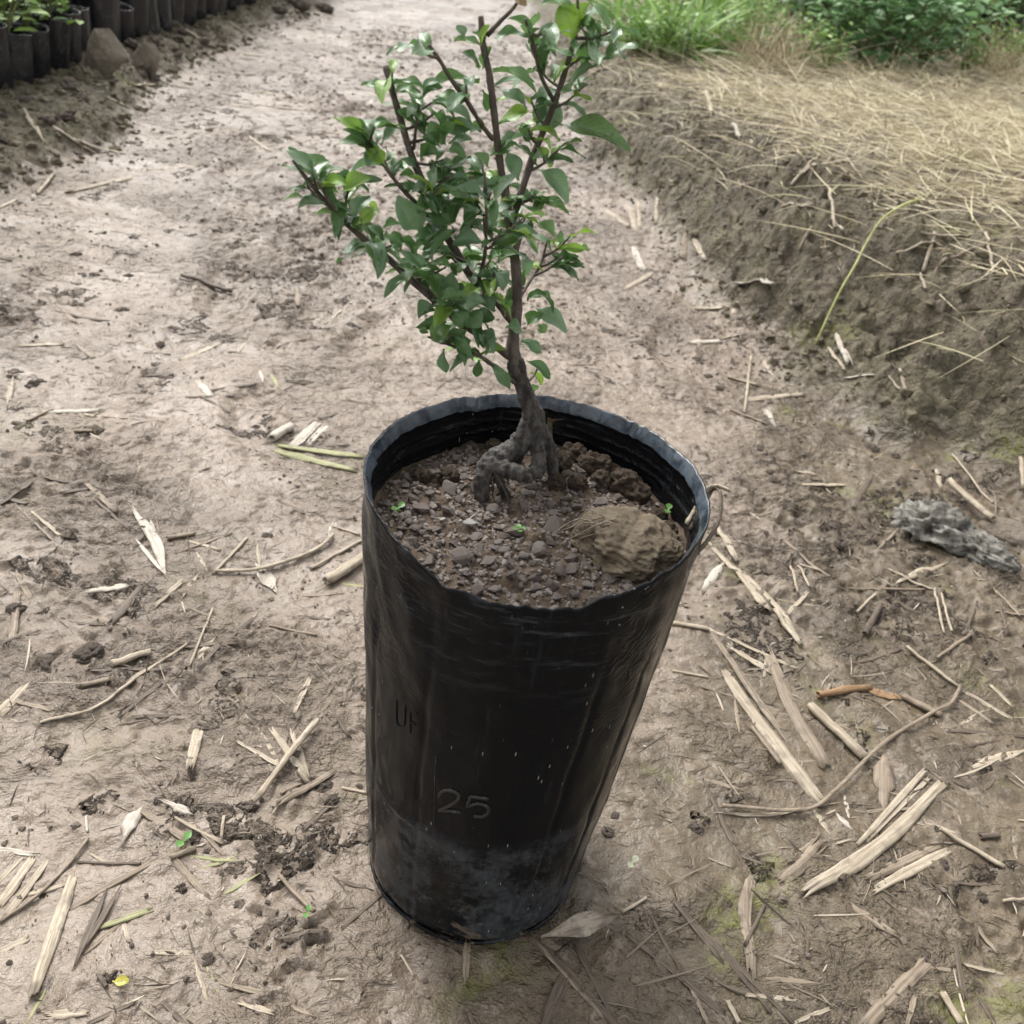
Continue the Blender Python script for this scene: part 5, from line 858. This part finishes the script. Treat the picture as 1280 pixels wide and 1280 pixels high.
for i, (x, y, rw) in enumerate(spots):
    z = H(x, y)-.006; lb = ('small black nursery bag in the front row of the raised bed', 'small black nursery bag in the middle row of the raised bed', 'small black nursery bag in the rear row of the raised bed')[rw]
    t = thing('nursery_bag', (x, y, z), lb, 'nursery bag', GRP); t.rotation_euler = (random.uniform(-.12, .12), random.uniform(-.12, .12), random.random()*6.28); t.scale = (random.uniform(.88, 1.1), random.uniform(.88, 1.1), random.uniform(.85, 1.15)); bw, so = BM[i % 5]
    inst('bag_wall', bw, t); inst('soil', so, t)
    if (y < 2.6 and (rw > 0 or random.random() < .75)) or (rw > 0 and random.random() < .8):
        s = thing('seedling', (x, y, z+.11), 'leafy green seedling in a small black nursery bag on the bed', 'seedling', 'seedlings in the nursery bags'); s.rotation_euler.z = random.random()*6.28; sc = random.uniform(1.1, 1.8); s.scale = (sc, sc, sc); a, b_ = random.choice(SM); inst('stems', a, s); inst('foliage', b_, s)
x, y = -1.60, 2.56; t = thing('nursery_bag', (x, y, H(x, y)-.005), 'largest black nursery bag on the bed, behind a leaning mud slab', 'nursery bag'); inst('bag_wall', BIG[0], t); inst('soil', BIG[1], t)
for (px, py, sx, sz, seed, lb, tilt) in [(136, 92, .115, .125, 81, 'wide grey mud slab leaning against the black nursery bags', .30), (186, 92, .085, .100, 82, 'narrow grey mud slab leaning beside the wide one at the nursery bags', .35)]:
    p = on_ground(px, py); o = inst('leaning_slab', rock_mesh('leaning_slab', SLAB, 22, (sx*1.1, .045, sz*1.15), 0, 0, seed), None, Matrix.Translation((p[0], p[1], p[2]+sz*.40)) @ Matrix.Rotation(.25, 4, 'Z') @ Matrix.Rotation(-tilt, 4, 'X') @ Matrix.Rotation(.25, 4, 'Y')); tag(o, lb, 'mud slab')
for px, py, s in [(372, 10, .10), (405, 14, .08), (350, 16, .06)]:
    p = on_ground(px, py); o = inst('far_clod', MC[2], None, Matrix.Translation((p[0], p[1], p[2]+s*.15)) @ Matrix.Scale(s, 4)); tag(o, 'rounded earth clod at the far end of the nursery bag row', 'mud lump', 'earth clods at the far end of the bag row')
# clods and straw on the bed slope
for i in range(46):
    y = random.uniform(1.2, 3.4); x = float(np.interp(y, LEFT[:, 1], LEFT[:, 0]))-random.uniform(0, .22); s = random.uniform(.02, .05); o = inst('mud_lump', MC[i % 6], None, Matrix.Translation((x, y, H(x, y)+s*.1)) @ rot() @ Matrix.Scale(s, 4)); tag(o, 'earth clod on the slope below the nursery bags', 'mud lump', 'earth clods below the nursery bags')

# ------------------------------------------------------------------ green grass and weeds behind the bank
GRN = tint_material('green_blades', [(.09, .16, .035), (.14, .25, .06), (.20, .33, .09), (.28, .41, .14)], .45, .35)
def grass_clump(x, y, n, h, lab):
    a = rng.random(n)*6.283; el = rng.uniform(.55, 1.45, n); D = np.stack([np.cos(a)*np.cos(el), np.sin(a)*np.cos(el), np.sin(el)], 1); cu = np.stack([np.cos(a)*.5, np.sin(a)*.35, -.25-.4*rng.random(n)], 1)*rng.uniform(.3, 1.1, n)[:, None]
    r = .09*np.sqrt(rng.random(n)); P = np.stack([r*np.cos(a), r*np.sin(a), np.zeros(n)-.005], 1); t = thing('grass_clump', (x, y, H(x, y)), lab, 'grass', 'green grass clumps behind the bank')
    o = ribbons('blades', P, D, h*rng.uniform(.5, 1, n), .010+.014*rng.random(n), cu, GRN, None, None, 6); o.parent = t
for px, py in [(795, 58), (812, 64), (828, 66), (846, 70), (862, 66), (880, 60), (898, 50), (912, 40), (804, 40), (835, 45), (865, 42), (890, 30), (925, 30), (785, 30), (945, 25), (960, 15), (775, 18), (770, 45), (850, 20), (905, 15), (930, 8)]:
    p = on_ground(px, py); grass_clump(p[0], p[1], 20, random.uniform(.28, .50), 'tall green grass clump with broad arching blades beyond the bank')
BU = [plant_mesh('weed', .46, .26, 13, 20, .066, (STEM, FOL), 500+i, .62) for i in range(4)]
def bush(x, y, sc, lab, grp):
    t = thing('weed_bush', (x, y, H(x, y)-.01), lab, 'bush', grp); t.scale = (sc, sc, sc*random.uniform(.85, 1.1)); t.rotation_euler.z = random.random()*6.28; a, b_ = random.choice(BU); inst('stems', a, t); inst('foliage', b_, t)
BY = [plant_mesh('weed', .30, .20, 10, 16, .050, (STEM, FOL2), 520+i, .5) for i in range(3)]
for px, py, sc in [(790, 66, .5), (825, 74, .6), (858, 78, .55), (893, 74, .6), (925, 62, .7), (955, 72, .6), (1000, 84, .6), (1030, 90, .5), (1200, 92, .55), (1228, 88, .7), (1258, 92, .6)]:
    p = on_ground(px, py); t = thing('weed_bush', tuple(p), 'low yellow green weed at the edge of the plants behind the bank', 'weed', 'low weeds behind the bank'); t.scale = (sc, sc, sc); t.rotation_euler.z = random.random()*6.28; a, b_ = random.choice(BY); inst('stems', a, t); inst('foliage', b_, t)
for px, py, sc in [(1040, 70, .8), (1075, 82, .9), (1110, 86, 1.0), (1150, 84, .95), (1185, 70, .8), (1060, 50, .9), (1100, 55, 1.0), (1140, 58, 1.0), (1180, 48, .9), (1010, 40, .7), (1215, 50, .7), (985, 30, .6), (1240, 45, .8), (1265, 40, .9), (1275, 20, 1.0), (1230, 20, 1.1), (1010, 10, .9), (970, 8, .8)]:
    p = on_ground(px, py); bush(p[0], p[1], sc*.95, 'leafy dark green weed bush at the back of the dry grass bank', 'weed bushes on the bank')
for px, py in [(930, 75), (945, 82), (960, 88), (975, 84), (990, 80), (1215, 85), (1235, 95), (1255, 100), (1275, 105), (1240, 70), (1265, 75), (955, 60), (985, 60)]:
    p = on_ground(px, py); n = 70; a = rng.random(n)*6.283; el = rng.uniform(.5, 1.4, n); D = np.stack([np.cos(a)*np.cos(el), np.sin(a)*np.cos(el), np.sin(el)], 1); cu = rng.normal(0, .3, (n, 3)); cu[:, 2] = -np.abs(cu[:, 2]); rr = .09*np.sqrt(rng.random(n))
    t = thing('dry_weed', tuple(p), 'withered brown grass tuft standing among the green plants behind the bank', 'dry grass', 'withered grass tufts behind the bank'); o = ribbons('blades', np.stack([rr*np.cos(a*3), rr*np.sin(a*3), np.zeros(n)-.004], 1), D, .10+.20*rng.random(n), .0016+.0026*rng.random(n), cu, DRY, None, None, 6, rng.random(n)*.8); o.parent = t
for i in range(70):
    y = random.uniform(4.2, 9); x = float(np.interp(-y, -FOOT[:, 1], FOOT[:, 0]))+random.uniform(.5, 6.5); bush(x, y, random.uniform(.9, 1.9), 'dense green bush in the thicket beyond the bank', 'bushes of the far thicket')
